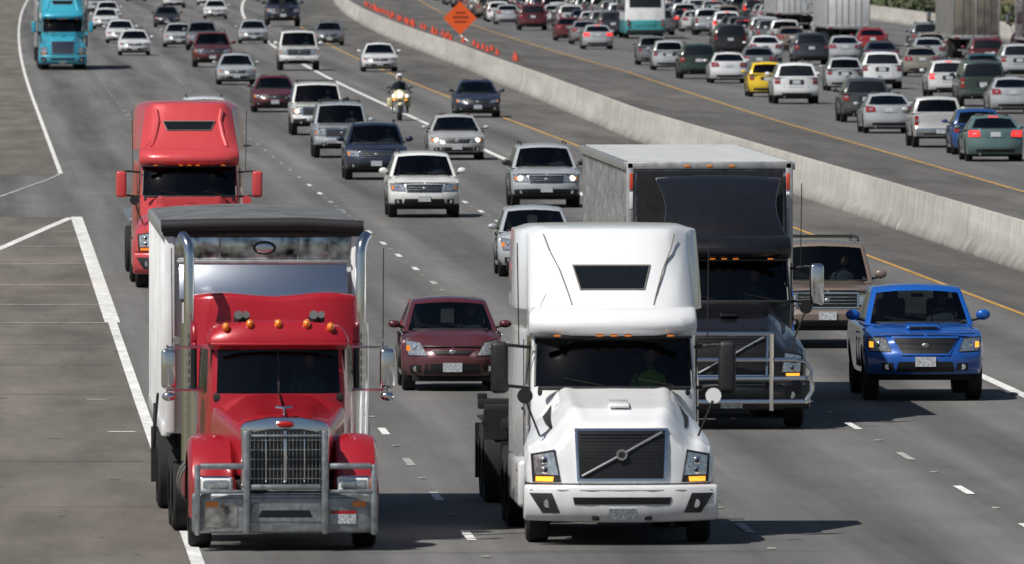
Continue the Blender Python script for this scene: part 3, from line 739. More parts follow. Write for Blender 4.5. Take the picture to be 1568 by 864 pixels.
        mb.box((sx * .92, 8.0, .62), (.58, .02, .8), 'black_plastic', 0)
    tandem(mb, (5.8, 7.1) if not day else (5.6, 6.9))
    for sx in (-1, 1): mb.box((sx * .42, 4.3, .92), (.1, 7.4, .26), 'undercarriage', .01)
    mb.box((0, 1.5, .62), (1.5, 2.4, .5), 'undercarriage', .03)
    mb.cyl((0, 6.4, 1.08), (0, 6.4, 1.16), .48, 'undercarriage', 20)

def box_trailer(mb, y0, L, hw=1.3, z0=1.12, z1=4.08, side='trailer_white', ribs=True, ox=0.):
    old = mb.X; mb.X = Matrix.Translation((ox, 0, 0))
    mb.box((0, y0 + L / 2, (z0 + z1) / 2), (hw * 2, L, z1 - z0), side, .03)
    mb.box((0, y0 + L / 2, z0 - .08), (.9, L, .18), 'undercarriage', .02)
    for sx in (-1, 1):
        if ribs:
            n = int(L / .62)
            for k in range(n): mb.box((sx * (hw + .012), y0 + .3 + k * .62, (z0 + z1) / 2), (.03, .05, z1 - z0 - .25), 'dull_aluminium', 0)
        mb.box((sx * (hw + .02), y0 + L / 2, z1 - .06), (.05, L, .12), 'dull_aluminium', .01)
        mb.box((sx * (hw + .02), y0 + L / 2, z0 + .06), (.05, L, .14), 'dull_aluminium', .01)
        mb.box((sx * (hw - .05), y0 - .01, (z0 + z1) / 2), (.12, .06, z1 - z0), 'dull_aluminium', .02)
        mb.box((sx * (hw - .07), y0 - .035, z1 - .3), (.05, .03, .26), 'orange_plastic', .005)
        mb.box((sx * (hw - .07), y0 - .035, z1 - .60), (.05, .03, .26), 'white_paint', .005)
        mb.box((sx * (hw - .25), y0 + L - 1.7, .62), (.6, .02, .7), 'black_plastic', 0)
        mb.box((sx * .6, y0 + 2.3, .65), (.1, .1, .95), 'undercarriage', 0)
    mb.box((0, y0 - .01, z1 - .05), (hw * 2, .06, .12), 'dull_aluminium', .02)
    for sx in (-1, 0, 1): mb.box((sx * .35, y0 - .045, z1 - .06), (.09, .02, .035), 'amber', .004)
    yr = y0 + L
    mb.box((0, yr + .01, z1 - .08), (hw * 2, .04, .16), 'dull_aluminium', .01)
    mb.box((0, yr + .01, z0 + .05), (hw * 2, .05, .2), 'dull_aluminium', .01)
    for x in (-hw + .05, 0, hw - .05): mb.box((x, yr + .012, (z0 + z1) / 2), (.08, .035, z1 - z0), 'dull_aluminium', .01)
    for x in (-.75, -.4, .4, .75): mb.cyl((x, yr + .04, z0 + .1), (x, yr + .04, z1 - .1), .016, 'chrome', 6)
    for sx in (-1, 1):
        mb.box((sx * 1.05, yr + .04, z0 + .02), (.3, .03, .08), 'tail', .01)
        mb.box((sx * .5, yr - .05, .62), (.06, .06, .75), 'undercarriage', 0)
    mb.box((0, yr - .05, .45), (2.0, .08, .1), 'steel_gray', .01)
    tandem(mb, (yr - 3.4, yr - 2.1))
    mb.X = old

def bullbar_black(mb):
    for z, hw in ((1.48, .62), (1.08, 1.0), (.80, 1.2), (.44, 1.2)):
        pts = [(-hw, .12 if hw > 1.1 else -.1, z), (-hw * .93, -.10, z), (0, -.16, z), (hw * .93, -.10, z), (hw, .12 if hw > 1.1 else -.1, z)]
        mb.tube(pts, .035, 'chrome', 8)
    for sx in (-1, 1):
        mb.tube([(sx * .60, -.15, .30), (sx * .60, -.15, 1.48)], .038, 'chrome', 8)
        mb.tube([(sx * .75, -.1, 1.08), (sx * 1.12, -.05, 1.06), (sx * 1.24, .0, .9), (sx * 1.24, .0, .6), (sx * 1.12, -.04, .42)], .035, 'chrome', 8)

def volvo_white():
    mb = MB(); tractor(mb, 'volvo')
    for sx in (-1, 1):
        mb.box((sx * .42, 10.8, 1.13), (.12, 9.4, .34), 'undercarriage', .01)
        mb.box((sx * .42, 5.4, 1.28), (.12, 2.6, .16), 'undercarriage', .01)
        mb.box((sx * .95, 15.6, .62), (.6, .02, .75), 'black_plastic', 0)
        mb.box((sx * 1.1, 12.4, 1.08), (.32, .03, .4), 'black_plastic', 0)
    for y in (7.3, 13.0, 15.4): mb.box((0, y, 1.26), (2.44, .22, .14), 'undercarriage', .02)
    for y in (8.4, 10.4, 12.3, 14.2): mb.box((0, y, 1.12), (.84, .1, .2), 'undercarriage', 0)
    for sx in (-1, 1):
        mb.box((sx * 1.16, 15.4, 1.36), (.13, .16, .08), 'undercarriage', .01)
        mb.box((sx * .6, 8.6, .65), (.12, .12, .9), 'undercarriage', 0)
    tandem(mb, (13.4, 14.7), .52)
    for sx in (-1, 1): mb.box((sx * .94, 14.05, 1.10), (.6, 2.4, .03), 'undercarriage', .01)
    mb.box((0, 15.5, 1.0), (2.3, .06, .2), 'undercarriage', .01)
    return mb.mesh('semi_truck')
def volvo_black():
    mb = MB(); tractor(mb, 'deflector'); bullbar_black(mb)
    box_trailer(mb, 4.45, 16.0, side='trailer_ribbed', ox=-.11, z1=4.04)
    mb.box((-.11, 12.45, 4.048), (2.5, 15.9, .02), 'white_paint', 0)
    mb.box((-.11, 4.39, 2.6), (2.3, .04, 2.6), 'black_plastic', 0)
    mb.box((0, 4.2, 2.7), (1.6, .35, 1.6), 'black_plastic', .08, seg=3)
    return mb.mesh('semi_truck')
def freight(tr=False):
    mb = MB(); tractor(mb, 'freight')
    if tr: box_trailer(mb, 6.0, 15.0, z1=3.9)
    else:
        mb.box((0, 11.5, 1.3), (2.5, 11, .14), 'steel_gray', .02)
        for sx in (-1, 1): mb.box((sx * .45, 11.5, 1.06), (.12, 11, .32), 'undercarriage', .01)
        tandem(mb, (14.5, 15.8))
    return mb.mesh('semi_truck')

def peterbilt_dump():
    mb = MB(); ax = 1.25
    def bf(x, z): return .0 + .10 * min(1, abs(x) / 1.15) ** 4
    mb.dbox([-1, -.9, -.6, 0, .6, .9, 1], [0, .3, .6, 1], [0, 1], lambda a, b, t: (a * 1.16, lerp(bf(a * 1.16, 0), .3, t), lerp(.22, .72, b)), 'steel_gray', bev=.035, seg=3)
    mb.qpatch([(-.34, .42), (.34, .42), (.30, .51), (-.30, .51)], bf, 'grille_black', .008)
    mb.qpatch([(-.46, .36), (.46, .36), (.42, .60), (-.42, .60)], bf, 'seam', .003)
    mb.qpatch([(-.445, .372), (.445, .372), (.405, .588), (-.405, .588)], bf, 'steel_gray', .0055)
    mb.qpatch([(-1.0, .30), (-.60, .30), (-.60, .60), (-1.0, .60)], bf, 'mottled_mirror', .006)
    mb.qpatch([(.56, .34), (.88, .34), (.88, .50), (.56, .50)], bf, 'plate', .012, nx=2, nz=1)
    mb.qpatch([(.56, .465), (.88, .465), (.88, .50), (.56, .50)], bf, 'red_badge', .015, nx=2, nz=1)
    for x in (-.92, .92): mb.qpatch([(x - .08, .55), (x + .08, .55), (x + .08, .62), (x - .08, .62)], bf, 'amber', .014)
    mb.qpatch([(-1.1, .655), (1.1, .655), (1.1, .668), (-1.1, .668)], bf, 'seam', .005)
    g = 'steel_gray'
    for sx in (-1, 1):
        mb.box((sx * .49, -.06, .86), (.085, .10, 1.30), g, .025)
        mb.box((sx * 1.10, -.02, .64), (.075, .09, .88), g, .025)
        mb.box((sx * .80, -.04, 1.06), (.54, .09, .075), g, .025)
        mb.box((sx * .80, -.04, .745), (.54, .07, .04), g, .01)
    mb.box((0, -.05, .80), (.88, .08, .07), g, .025); mb.box((0, -.05, 1.44), (.88, .05, .03), g, .01)
    def arch(hw, z0, z1, rr):
        pts = [(-hw, z0), (hw, z0), (hw, z1 - rr)]
        pts += [(hw - rr * .8 + rr * .8 * math.cos(t), z1 - rr + rr * .8 * math.sin(t)) for t in lsp(.2, 1.2, 4)]
        pts += [(.2, z1 + .02), (-.2, z1 + .02)]
        pts += [(-(hw - rr * .8 + rr * .8 * math.cos(t)), z1 - rr + rr * .8 * math.sin(t)) for t in lsp(1.2, .2, 4)]
        return pts + [(-hw, z1 - rr)]
    mb.prism(arch(.55, .74, 1.64, .14), 'y', .12, .5, 'chrome', .02)
    mb.prism(arch(.49, .78, 1.50, .10), 'y', .10, .2, 'grille_black', .005)
    for k in range(-9, 10): mb.box((k * .048, .094, 1.14), (.006, .008, .68), 'steel_gray', 0)
    for z in (.90, 1.02, 1.14, 1.26, 1.38): mb.box((0, .092, z), (.94, .008, .008), 'steel_gray', 0)
    mb.box((0, .08, 1.14), (.045, .03, .72), 'chrome', .01)
    for sx in (-1, 1): mb.box((sx * .24, .085, 1.14), (.018, .02, .70), 'chrome', .005)
    mb.ell((0, .10, 1.575), (.11, .02, .04), 'red_badge', 16, 8)
    mb.ell((0, .108, 1.575), (.13, .018, .052), 'chrome', 16, 8)
    def hood(a, b, t):
        y = lerp(.32, 2.25, t); hw = lerp(.54, .86, t ** .9); aa = abs(a)
        zt = lin([(0, 1.60), (.1, 1.66), (1, 1.90)], t) - .13 * sstep(.45, 1, aa) - .03 * aa * aa
        return (a * hw * lin([(0, 1), (.8, 1), (1, .96)], b), y, lerp(.9, zt, b))
    mb.dbox(lsp(-1, 1, 17), [0, .3, .6, .85, 1], lsp(0, 1, 9), hood, 'paint', bev=.05, seg=4, ang=40)
    mb.box((0, 1.2, 1.80), (.02, 1.7, .03), 'chrome', .005, rot=(R(6.8), 0, 0))
    mb.tube([(0, .52, 1.68), (0, .5, 1.76)], .012, 'chrome'); mb.tube([(-.1, .5, 1.78), (0, .46, 1.77), (.1, .5, 1.78)], .018, 'chrome', 6)
    for sx in (-1, 1):
        secx = [-.29, -.285, -.24, -.12, 0, .12, .24, .285, .29]; secr = [-.25, -.08, -.015, .015, .02, .015, -.015, -.08, -.2]
        vs = []; fs = []; ths = lsp(R(-12), R(178), 22); n = len(secx)
        for th in ths:
            rr = .80 + .06 * math.sin(th)
            for dx, dr in zip(secx, secr):
                vs.append((sx * (.90 + dx), ax - (rr + dr) * math.cos(th) * 1.12, .55 + (rr + dr) * math.sin(th) * 1.0))
        for j in range(len(ths) - 1):
            for i in range(n - 1): fs.append((j * n + i, j * n + i + 1, (j + 1) * n + i + 1, (j + 1) * n + i))
        mb.add(vs, fs, 'paint')
        mb.box((sx * .88, .42, .74), (.56, .3, .38), 'paint', .10, seg=4)
        mb.box((sx * .86, .27, .82), (.44, .12, .22), 'chrome', .05, seg=3)
        mb.box((sx * .86, .225, .82), (.38, .06, .165), 'white_paint', .03, seg=3)
        mb.box((sx * .86, .215, .82), (.34, .06, .13), 'headlight', .03, seg=3)
        mb.box((sx * 1.10, .26, .82), (.06, .1, .15), 'amber', .02)
        mb.wheel(sx * 1.03, ax, .5, .28)
    def cab(a, b, t):
        z = lerp(.95, 2.50, b); lean = max(0, z - 1.85) * .28
        hw = lerp(.84, .98, sstep(0, .35, t)) * lin([(.95, 1), (1.85, 1), (2.5, .97)], z)
        return (a * hw, lerp(2.15 + lean + .14 * a ** 4, 3.75, t), z)
    B = [0, .3, (1.89 - .95) / 1.55, .8, (2.44 - .95) / 1.55, 1]
    def cmf(s, a, b, t):
        if s == 'front' and abs(a) < .93 and B[2] < b < B[4]: return 'truck_glass' if abs(a) > .02 else 'black_plastic'
        if s in ('left', 'right') and B[2] < b < B[4] and .15 < t < .75: return 'dark_glass'
        return 'paint' if s != 'bottom' else 'undercarriage'
    mb.dbox([-1, -.93, -.6, -.3, -.015, .015, .3, .6, .93, 1], B, [0, .15, .35, .75, 1], cab, cmf, bev=.03, seg=3, ang=40)
    mb.box((0, 3.3, 2.15), (1.75, .04, .9), 'interior', 0); mb.box((0, 2.6, 1.84), (1.64, .7, .12), 'interior', .03)
    mb.box((0, 2.8, 2.475), (1.6, .9, .03), 'interior', 0)
    for sx in (-1, 1): mb.box((sx * .84, 2.85, 2.15), (.02, .8, .7), 'interior', 0); mb.box((sx * .42, 3.1, 2.0), (.45, .12, .6), 'seat', .04)
    driver(mb, .42, 2.95, 1.56)
    mb.tube([(.42 + .2 * math.cos(t), 2.55, 1.96 + .16 * math.sin(t)) for t in lsp(0, 2 * math.pi, 16)], .014, 'interior', 6)
    def roof(a, b, t):
        aa = abs(a); return (a * lerp(.90, .80, b ** 2), lerp(2.18 + .16 * b * b + .12 * aa ** 4, 3.7, t), lerp(2.49, 2.80, b) - .06 * aa ** 3 * b)
    mb.dbox(lsp(-1, 1, 13), lsp(0, 1, 6), [0, .2, .6, 1], roof, 'paint', bev=.05, seg=4, ang=30)
    mb.box((0, 2.10, 2.49), (1.72, .22, .035), 'paint', .012, rot=(R(-18), 0, 0))
    for x in (-.66, -.36, 0, .36, .66): mb.ell((x, 2.30, 2.765 - .04 * (abs(x) > .6)), (.05, .07, .06), 'amber', 12, 8)
    for x in (-.5, .45):
        mb.cyl((x, 2.35, 2.88), (x, 2.75, 2.90), .055, 'chrome', 12, r2=.03); mb.cyl((x + .1, 2.42, 2.88), (x + .1, 2.75, 2.90), .045, 'chrome', 12, r2=.03)
        mb.box((x + .05, 2.7, 2.82), (.2, .1, .08), 'black_plastic', .01)
    def slp(a, b, t):
        aa = abs(a)
        crown = -.05 * aa ** 4 - .06 * (1 - sstep(0, .7, aa))
        return (a * 1.12 * lerp(1, .96, b ** 3), lerp(3.5 + .26 * b * b + .2 * aa ** 5, 4.3, t), lerp(1.0, 3.13, b) + crown * b)
    mb.dbox([-1, -.93, -.8, -.65, -.5, -.25, 0, .25, .5, .65, .8, .93, 1], lsp(0, 1, 9), [0, .4, 1], slp, 'paint', bev=.09, seg=4, ang=30)
    for sx in (-1, 1):
        mb.cyl((sx * 1.09, 3.35, 1.0), (sx * 1.09, 3.35, 2.75), .10, 'chrome', 20)
        for k in range(14):
            for j in (-1, 0, 1): mb.box((sx * 1.09 + j * .035, 3.255 + abs(j) * .008, 1.15 + k * .11), (.012, .01, .07), 'undercarriage', 0)
        mb.tube([(sx * 1.09, 3.35, 2.7), (sx * 1.09, 3.35, 3.62), (sx * 1.10, 3.37, 3.72), (sx * 1.13, 3.44, 3.80), (sx * 1.17, 3.53, 3.85)], .068, 'chrome', 16)
        mb.cyl((sx * 1.0, 3.1, 1.1), (sx * 1.0, 3.1, 1.9), .12, 'chrome', 18)
        mb.box((sx * 1.38, 2.35, 2.2), (.19, .12, .50), 'chrome', .05, seg=4)
        mb.ell((sx * 1.38, 2.33, 1.85), (.09, .05, .06), 'chrome', 12, 8)
        for z in (1.93, 2.47): mb.tube([(sx * .94, 2.45, z), (sx * 1.40, 2.38, z)], .015, 'chrome', 6)
        mb.tube([(sx * 1.40, 2.38, 1.90), (sx * 1.40, 2.38, 2.50)], .013, 'chrome', 6)
        mb.cyl((sx * 1.28, 2.3, 2.56), (sx * 1.28, 2.42, 2.56), .05, 'chrome', 12)
        mb.tube([(sx * 1.33, 2.45, 2.3), (sx * 1.34, 2.5, 3.72)], .007, 'black_plastic', 5)
        mb.cyl((sx * .9, 2.6, .72), (sx * .9, 4.4, .72), .33, 'chrome', 24)
        for y in (2.7, 3.5, 4.3): mb.cyl((sx * .9, y - .02, .72), (sx * .9, y + .02, .72), .338, 'black_plastic', 24)
        mb.box((sx * .42, 4.6, .92), (.1, 7.4, .26), 'undercarriage', .01)
    mb.box((0, 1.5, .62), (1.4, 2.2, .5), 'undercarriage', .03)
    tandem(mb, (6.0, 7.3))
    # end-dump trailer, tracking straight behind the slightly yawed tractor
    y0, L = 4.75, 11.0; hw = 1.21; z0, z1 = 1.30, 3.93; yr = y0 + L
    mb.X = Matrix.Translation((-.10, y0, 0)) @ Matrix.Rotation(R(-.9), 4, 'Z') @ Matrix.Translation((0, -y0, 0))
    for sx in (-1, 1):
        mb.box((sx * hw, y0 + L / 2, (z0 + z1) / 2), (.06, L, z1 - z0), 'white_paint', .01)
        for k in range(12): mb.box((sx * (hw + .05), y0 + .12 + k * .97, (z0 + z1) / 2), (.07, .10, z1 - z0 - .1), 'white_paint', .015)
        mb.box((sx * (hw + .04), y0 + L / 2, z1 - .06), (.12, L, .14), 'dull_aluminium', .02)
        mb.box((sx * (hw + .03), y0 + L / 2, z0 + .05), (.12, L, .18), 'white_paint', .02)
        mb.box((sx * .45, 11.0, 1.05), (.14, 9.4, .34), 'undercarriage', .01)
        mb.box((sx * .97, 15.6, .62), (.6, .02, .75), 'black_plastic', 0)
        mb.box((sx * (hw - .02), y0 - .05, (z0 + z1) / 2), (.13, .14, z1 - z0), 'white_paint', .03)
        mb.tube([(sx * (hw + .13), y0 + .2, z0 + .5), (sx * (hw + .17), y0 + 1, z0 - .2), (sx * (hw + .14), y0 + 2.2, z0 + .3)], .018, 'black_plastic', 6)
    mb.box((0, y0, (z0 + z1) / 2), (2.36, .06, z1 - z0), 'white_paint', .01)
    mb.box((0, yr, (z0 + z1) / 2), (2.36, .06, z1 - z0), 'white_paint', .01)
    mb.box((0, y0 + L / 2, z0 + .05), (2.36, L - .1, .1), 'white_paint', 0)
    mb.box((0, y0 - .06, 3.68), (2.26, .03, .34), 'mottled_mirror', .005)
    mb.ell((.02, y0 - .08, 3.67), (.15, .012, .09), 'black_plastic', 16, 8)
    mb.ell((.02, y0 - .085, 3.67), (.12, .012, .065), 'stainless', 16, 8)
    for x in (-.95, -.55, .45, .85): mb.box((x, y0 - .08, 3.68), (.03, .02, .34), 'steel_gray', .004)
    mb.box((0, y0 - .22, 3.26), (2.14, .03, .52), 'stainless', .01, rot=(R(-24), 0, 0))
    mb.box((0, y0 - .13, 3.495), (2.2, .06, .05), 'dull_aluminium', .01)
    mb.box((0, y0 - .20, 3.00), (2.1, .1, .04), 'undercarriage', .01)
    def tarp(a, b, t):
        sag = .05 * math.sin(t * math.pi * 9) ** 2
        return (a * 1.26, lerp(y0 - .05, yr, t), lerp(3.94, 4.05 - .06 * a * a - sag, b) - .04 * t)
    mb.dbox([-1, -.7, -.3, 0, .3, .7, 1], [0, 1], lsp(0, 1, 37), tarp, 'tarp_gray', bev=0)
    mb.tube([(-1.30, y0 - .14, 3.95), (-.6, y0 - .2, 3.97), (.5, y0 - .2, 3.98), (1.28, y0 - .14, 3.94)], .08, 'tarp_black', 10)
    mb.box((0, y0 - .10, 3.86), (2.56, .1, .09), 'tarp_black', .03)
    mb.cyl((0, 4.6, 1.2), (0, 4.62, 3.0), .09, 'dull_aluminium', 12)
    tandem(mb, (12.9, 14.2))
    mb.X = None
    return mb.mesh('dump_truck')

def coach():
    mb = MB()
    def fn(a, b, t): return (a * 1.27 * (1 - .04 * b ** 3), lerp(.1 * b, 12 - .12 * b * b, t) + (.15 * abs(a) ** 3 if t == 0 else (-.15 * abs(a) ** 3 if t == 1 else 0)), lerp(.35, 3.3, b) - .08 * abs(a) ** 3 * (b == 1))
    def mf(s, a, b, t):
        if s in ('left', 'right') and .45 < b < .8 and .04 < t < .97: return 'dark_glass'
        if s == 'rear' and .55 < b < .82 and abs(a) < .8: return 'dark_glass'
        if s == 'front' and .35 < b < .85 and abs(a) < .95: return 'dark_glass'
        if b < .28: return 'bus_teal'
        return 'white_paint'
    mb.dbox([-1, -.95, -.8, -.4, 0, .4, .8, .95, 1], [0, .28, .35, .45, .5, .55, .8, .82, .85, 1], sorted({0, .04, .3, .5, .7, .97, 1}), fn, mf, bev=.07, seg=3)
    for sx in (-1, 1):
        for z in (.9, 1.15, 2.9): mb.box((sx * 1.08, 12.0, z), (.16, .06, .16), 'tail', .02)
        mb.wheel(sx * 1.08, 2.4, .48, .28); mb.wheel(sx * 1.08, 9.0, .48, .3)
        mb.box((sx * 1.4, -.1, 2.4), (.15, .1, .4), 'black_plastic', .03)
    mb.box((0, 11.98, 1.0), (1.3, .05, .4), 'bus_teal', .02); mb.box((0, 11.98, .48), (2.4, .12, .2), 'black_plastic', .03)
    mb.box((0, 11.92, 3.05), (1.1, .06, .2), 'grille_black', .02)
    mb.box((0, 6, .4), (2.2, 11, .3), 'undercarriage', .02)
    return mb.mesh('bus')
def box_truck(side='trailer_white', L=13.5):
    mb = MB(); tractor(mb, 'freight'); box_trailer(mb, 5.8, L, z1=4.05, side=side); return mb.mesh('semi_truck')

def motorcycle():
    mb = MB()
    for y in (.36, 1.98):
        n = 28; r = .33; prof = [(-.06, r * .75), (-.065, r * .9), (-.03, r), (.03, r), (.065, r * .9), (.06, r * .75)]; vs = []; fs = []
        for px, pr in prof:
            for i in range(n): a = 2 * math.pi * i / n; vs.append((px, y + pr * math.cos(a), r + pr * math.sin(a)))
        for j in range(5):
            for i in range(n): fs.append((j * n + i, j * n + (i + 1) % n, (j + 1) * n + (i + 1) % n, (j + 1) * n + i))
        mb.add(vs, fs, 'tire'); mb.cyl((-.05, y, r), (.05, y, r), .06, 'chrome')
        for k in range(8):
            a = k * math.pi / 4; mb.tube([(0, y, r), (0, y + .25 * math.cos(a), r + .25 * math.sin(a))], .012, 'chrome', 5)
    for sx in (-1, 1):
        mb.tube([(sx * .1, .36, .33), (sx * .1, .62, .98)], .028, 'chrome', 8)
        mb.tube([(sx * .08, .68, 1.03), (sx * .25, .7, 1.12), (sx * .42, .85, 1.08)], .018, 'chrome', 7)
        mb.tube([(sx * .38, .80, 1.09), (sx * .46, .90, 1.06)], .026, 'black_plastic', 7)
        mb.tube([(sx * .34, .76, 1.12), (sx * .42, .72, 1.26)], .01, 'chrome', 5); mb.ell((sx * .43, .72, 1.28), (.07, .03, .045), 'black_plastic')
        mb.box((sx * .34, 1.95, .68), (.24, .55, .36), 'cream', .07, seg=3)
        mb.ell((sx * .22, .62, .82), (.06, .05, .06), 'amber_on'); mb.ell((sx * .26, .58, .95), (.05, .05, .05), 'headlight_on')
        mb.tube([(sx * .2, 1.0, .35), (sx * .22, 1.9, .35), (sx * .22, 2.3, .36)], .045, 'chrome', 8)
        mb.tube([(sx * .3, .85, .25), (sx * .34, .95, .5), (sx * .3, 1.1, .3)], .016, 'chrome', 6)
        mb.tube([(sx * .12, 1.2, .3), (sx * .32, 1.15, .27)], .02, 'chrome', 6)
    mb.dbox(lsp(-1, 1, 9), lsp(0, 1, 6), lsp(0, 1, 5), lambda a, b, t: (a * (.30 - .1 * b * b) * (1 - .2 * t), .42 + .14 * b + .18 * a * a + .3 * t, lerp(.82, 1.20, b)), 'cream', bev=.04, seg=3)
    mb.dbox(lsp(-1, 1, 7), lsp(0, 1, 5), [0, 1], lambda a, b, t: (a * (.25 - .08 * b), .56 + .2 * b + .1 * a * a + .015 * t, lerp(1.18, 1.48, b)), 'glass', bev=0)
    mb.ell((0, .47, 1.0), (.10, .06, .10), 'headlight_on', 16, 10)
    mb.ell((0, .40, .60), (.10, .30, .12), 'cream', 12, 8, z0=0)
    mb.ell((0, 1.12, .88), (.17, .34, .15), 'cream', 14, 9)
    mb.box((0, 1.1, .5), (.34, .5, .42), 'dull_aluminium', .06); mb.box((0, 1.62, .76), (.32, .6, .14), 'black_leather', .05, seg=3)
    mb.box((0, 2.2, .92), (.34, .3, .28), 'cream', .06); mb.box((0, 2.36, .8), (.2, .04, .06), 'tail', .01); mb.ell((0, 2.0, .6), (.1, .36, .12), 'cream', 12, 8, z0=0)
    me = mb.mesh('motorcycle')
    rb = MB()
    V = [(0, 1.55, .90), (0, 1.52, 1.12), (0, 1.45, 1.35), (0, 1.42, 1.47), (0, 1.40, 1.54),
         (.19, 1.42, 1.38), (.33, 1.18, 1.20), (.40, .88, 1.10), (-.19, 1.42, 1.38), (-.33, 1.18, 1.20), (-.40, .88, 1.10),
         (.12, 1.5, .86), (.30, 1.08, .84), (.30, 1.20, .40), (.31, 1.06, .30), (-.12, 1.5, .86), (-.30, 1.08, .84), (-.30, 1.20, .40), (-.31, 1.06, .30)]
    E = [(0, 1), (1, 2), (2, 3), (3, 4), (2, 5), (5, 6), (6, 7), (2, 8), (8, 9), (9, 10), (0, 11), (11, 12), (12, 13), (13, 14), (0, 15), (15, 16), (16, 17), (17, 18)]
    vs, fs = skin_geo(V, E, [.17, .16, .17, .07, .06, .09, .06, .04, .09, .06, .04, .11, .085, .06, .05, .11, .085, .06, .05], 0)
    ms = []
    for f in fs:
        z = sum(vs[k][2] for k in f) / len(f)
        ms.append('black_leather' if z < .55 else ('uniform_tan' if z < .98 else 'black_leather'))
    rb.add(vs, fs, ms)
    rb.ell((0, 1.38, 1.66), (.135, .16, .15), 'white_paint', 18, 12); rb.ell((0, 1.26, 1.63), (.085, .05, .07), 'skin', 12, 8)
    rb.ell((0, 1.245, 1.655), (.088, .045, .028), 'dark_glass', 12, 6)
    rb.box((0, 1.25, 1.72), (.19, .1, .015), 'black_plastic', .005, rot=(R(12), 0, 0))
    rb.ell((0, 1.21, 1.62), (.013, .018, .02), 'skin', 8, 5)
    for sx in (-1, 1):
        rb.ell((sx * .41, .87, 1.10), (.045, .05, .035), 'black_leather', 10, 6)
        for f in range(4): rb.tube([(sx * (.375 + f * .022), .84, 1.11), (sx * (.375 + f * .022), .80, 1.09), (sx * (.375 + f * .022), .82, 1.06)], .011, 'black_leather', 5)
    return me, rb.mesh('motorcycle_rider')

# ------------------------------------------------------------------ road geometry functions
def curve(y): return max(0, y - 600) ** 2 / 60000
def yel_in(y): return lin([(0, 30.2), (405, 30.2), (545, 31.1), (712, 33.0), (875, 33.3), (1600, 33.6)], y) + curve(y)
def barx(y): return lin([(0, 23.4), (500, 23.4), (612, 24.5), (750, 25.4), (1600, 25.6)], y) + curve(y)
def leftx(y): return 2.85 + .10 * sstep(200, 420, y) + curve(y) * .35
def edge_in(y): return yel_in(y) + 31.5

def strip(mb, f0, f1, y0, y1, z, m, step=12.):
    n = max(1, int((y1 - y0) / step)); vs = []; fs = []
    for i in range(n + 1):
        y = lerp(y0, y1, i / n); vs += [(f0(y), y, z), (f1(y), y, z)]
    for i in range(n): fs.append((2 * i, 2 * i + 1, 2 * i + 3, 2 * i + 2))
    mb.add(vs, fs, m)
def c(off): return lambda y: off + curve(y)
mb = MB(); mb.add([(-3000, -600, -.06), (3000, -600, -.06), (3000, 7000, -.06), (-3000, 7000, -.06)], [(0, 1, 2, 3)], 'verge'); obj('ground', mb.mesh('ground'))
YE = 1900
mb = MB()
strip(mb, lambda y: -9 + curve(y) * .35, edge_in, -60, YE, 0, 'asphalt')
obj('highway_road', mb.mesh('highway_road'))
mb = MB(); strip(mb, lambda y: -9 + curve(y) * .35, lambda y: leftx(y), -60, 372, .004, 'shoulder_left')
strip(mb, lambda y: -9 + curve(y) * .35, lambda y: leftx(y), 432, YE, .004, 'shoulder_left'); obj('left_shoulder_pavement', mb.mesh('s'))
mb = MB(); strip(mb, c(21.1), barx, -60, YE, .004, 'shoulder_median')
strip(mb, lambda y: barx(y) + .6, lambda y: yel_in(y) - .1, -60, YE, .004, 'shoulder_median'); obj('median_shoulder_pavement', mb.mesh('s'))
mb = MB(); strip(mb, lambda y: yel_in(y), edge_in, -60, YE, .004, 'asphalt_inbound'); obj('inbound_road', mb.mesh('s'))
# markings
mb = MB(); Z = .010
def solid(x, w, y0, y1, m, fx=None):
    f = fx or c(x); strip(mb, lambda y: f(y) - w / 2, lambda y: f(y) + w / 2, y0, y1, Z, m)
solid(0, .17, -60, 276, 'line_white', leftx)
solid(0, .30, 276, 372, 'line_white', leftx)
solid(0, .13, 434, YE, 'line_white', leftx)
solid(17.45, .20, -60, YE, 'line_white')
solid(20.95, .11, -60, YE, 'line_yellow')
solid(0, .11, -60, YE, 'line_yellow', yel_in)
for off, ph in ((6.43, 181.3), (10.08, 183.4), (13.76, 183.2)):
    y = ph - 12.2 * 15
    while y < 1400:
        x = off + curve(y); far = y > 420; hw_ = .06 if not far else .035
        mb.add([(x - hw_, y - 1.4, Z), (x + hw_, y - 1.4, Z), (x + hw_, y + 1.4, Z), (x - hw_, y + 1.4, Z)], [(0, 1, 2, 3)], 'line_white' if (not far and random.random() < .8) else 'line_worn')
        if y < 420: mb.box((x, y + 6.1, .014), (.11, .11, .02), 'line_worn', .006)
        y += 12.2
for k in range(1, 6):
    off = 3.75 * k; y = 200
    while y < 1500:
        x = yel_in(y) + off; mb.add([(x - .05, y - 1.4, Z + .002), (x + .05, y - 1.4, Z + .002), (x + .05, y + 1.4, Z + .002), (x - .05, y + 1.4, Z + .002)], [(0, 1, 2, 3)], 'line_worn'); y += 12.2
def poly(pts, w, m, z=Z):
    for (x0, y0), (x1, y1) in zip(pts, pts[1:]):
        mb.add([(x0 - w / 2, y0, z), (x0 + w / 2, y0, z), (x1 + w / 2, y1, z), (x1 - w / 2, y1, z)], [(0, 1, 2, 3)], m)
poly([(2.95, 434), (2.5, 424), (.9, 397), (-.8, 375), (-3.5, 350)], .12, 'line_worn', Z + .001)
poly([(2.78, 371), (2.2, 361), (.85, 337), (-.7, 310), (-3.5, 265)], .22, 'line_white', Z + .001)
def cross(x0, x1, y, d, m, z=Z + .001, sk=0):
    mb.add([(x0, y - d / 2 + sk, z), (x1, y - d / 2, z), (x1, y + d / 2, z), (x0, y + d / 2 + sk, z)], [(0, 1, 2, 3)], m)
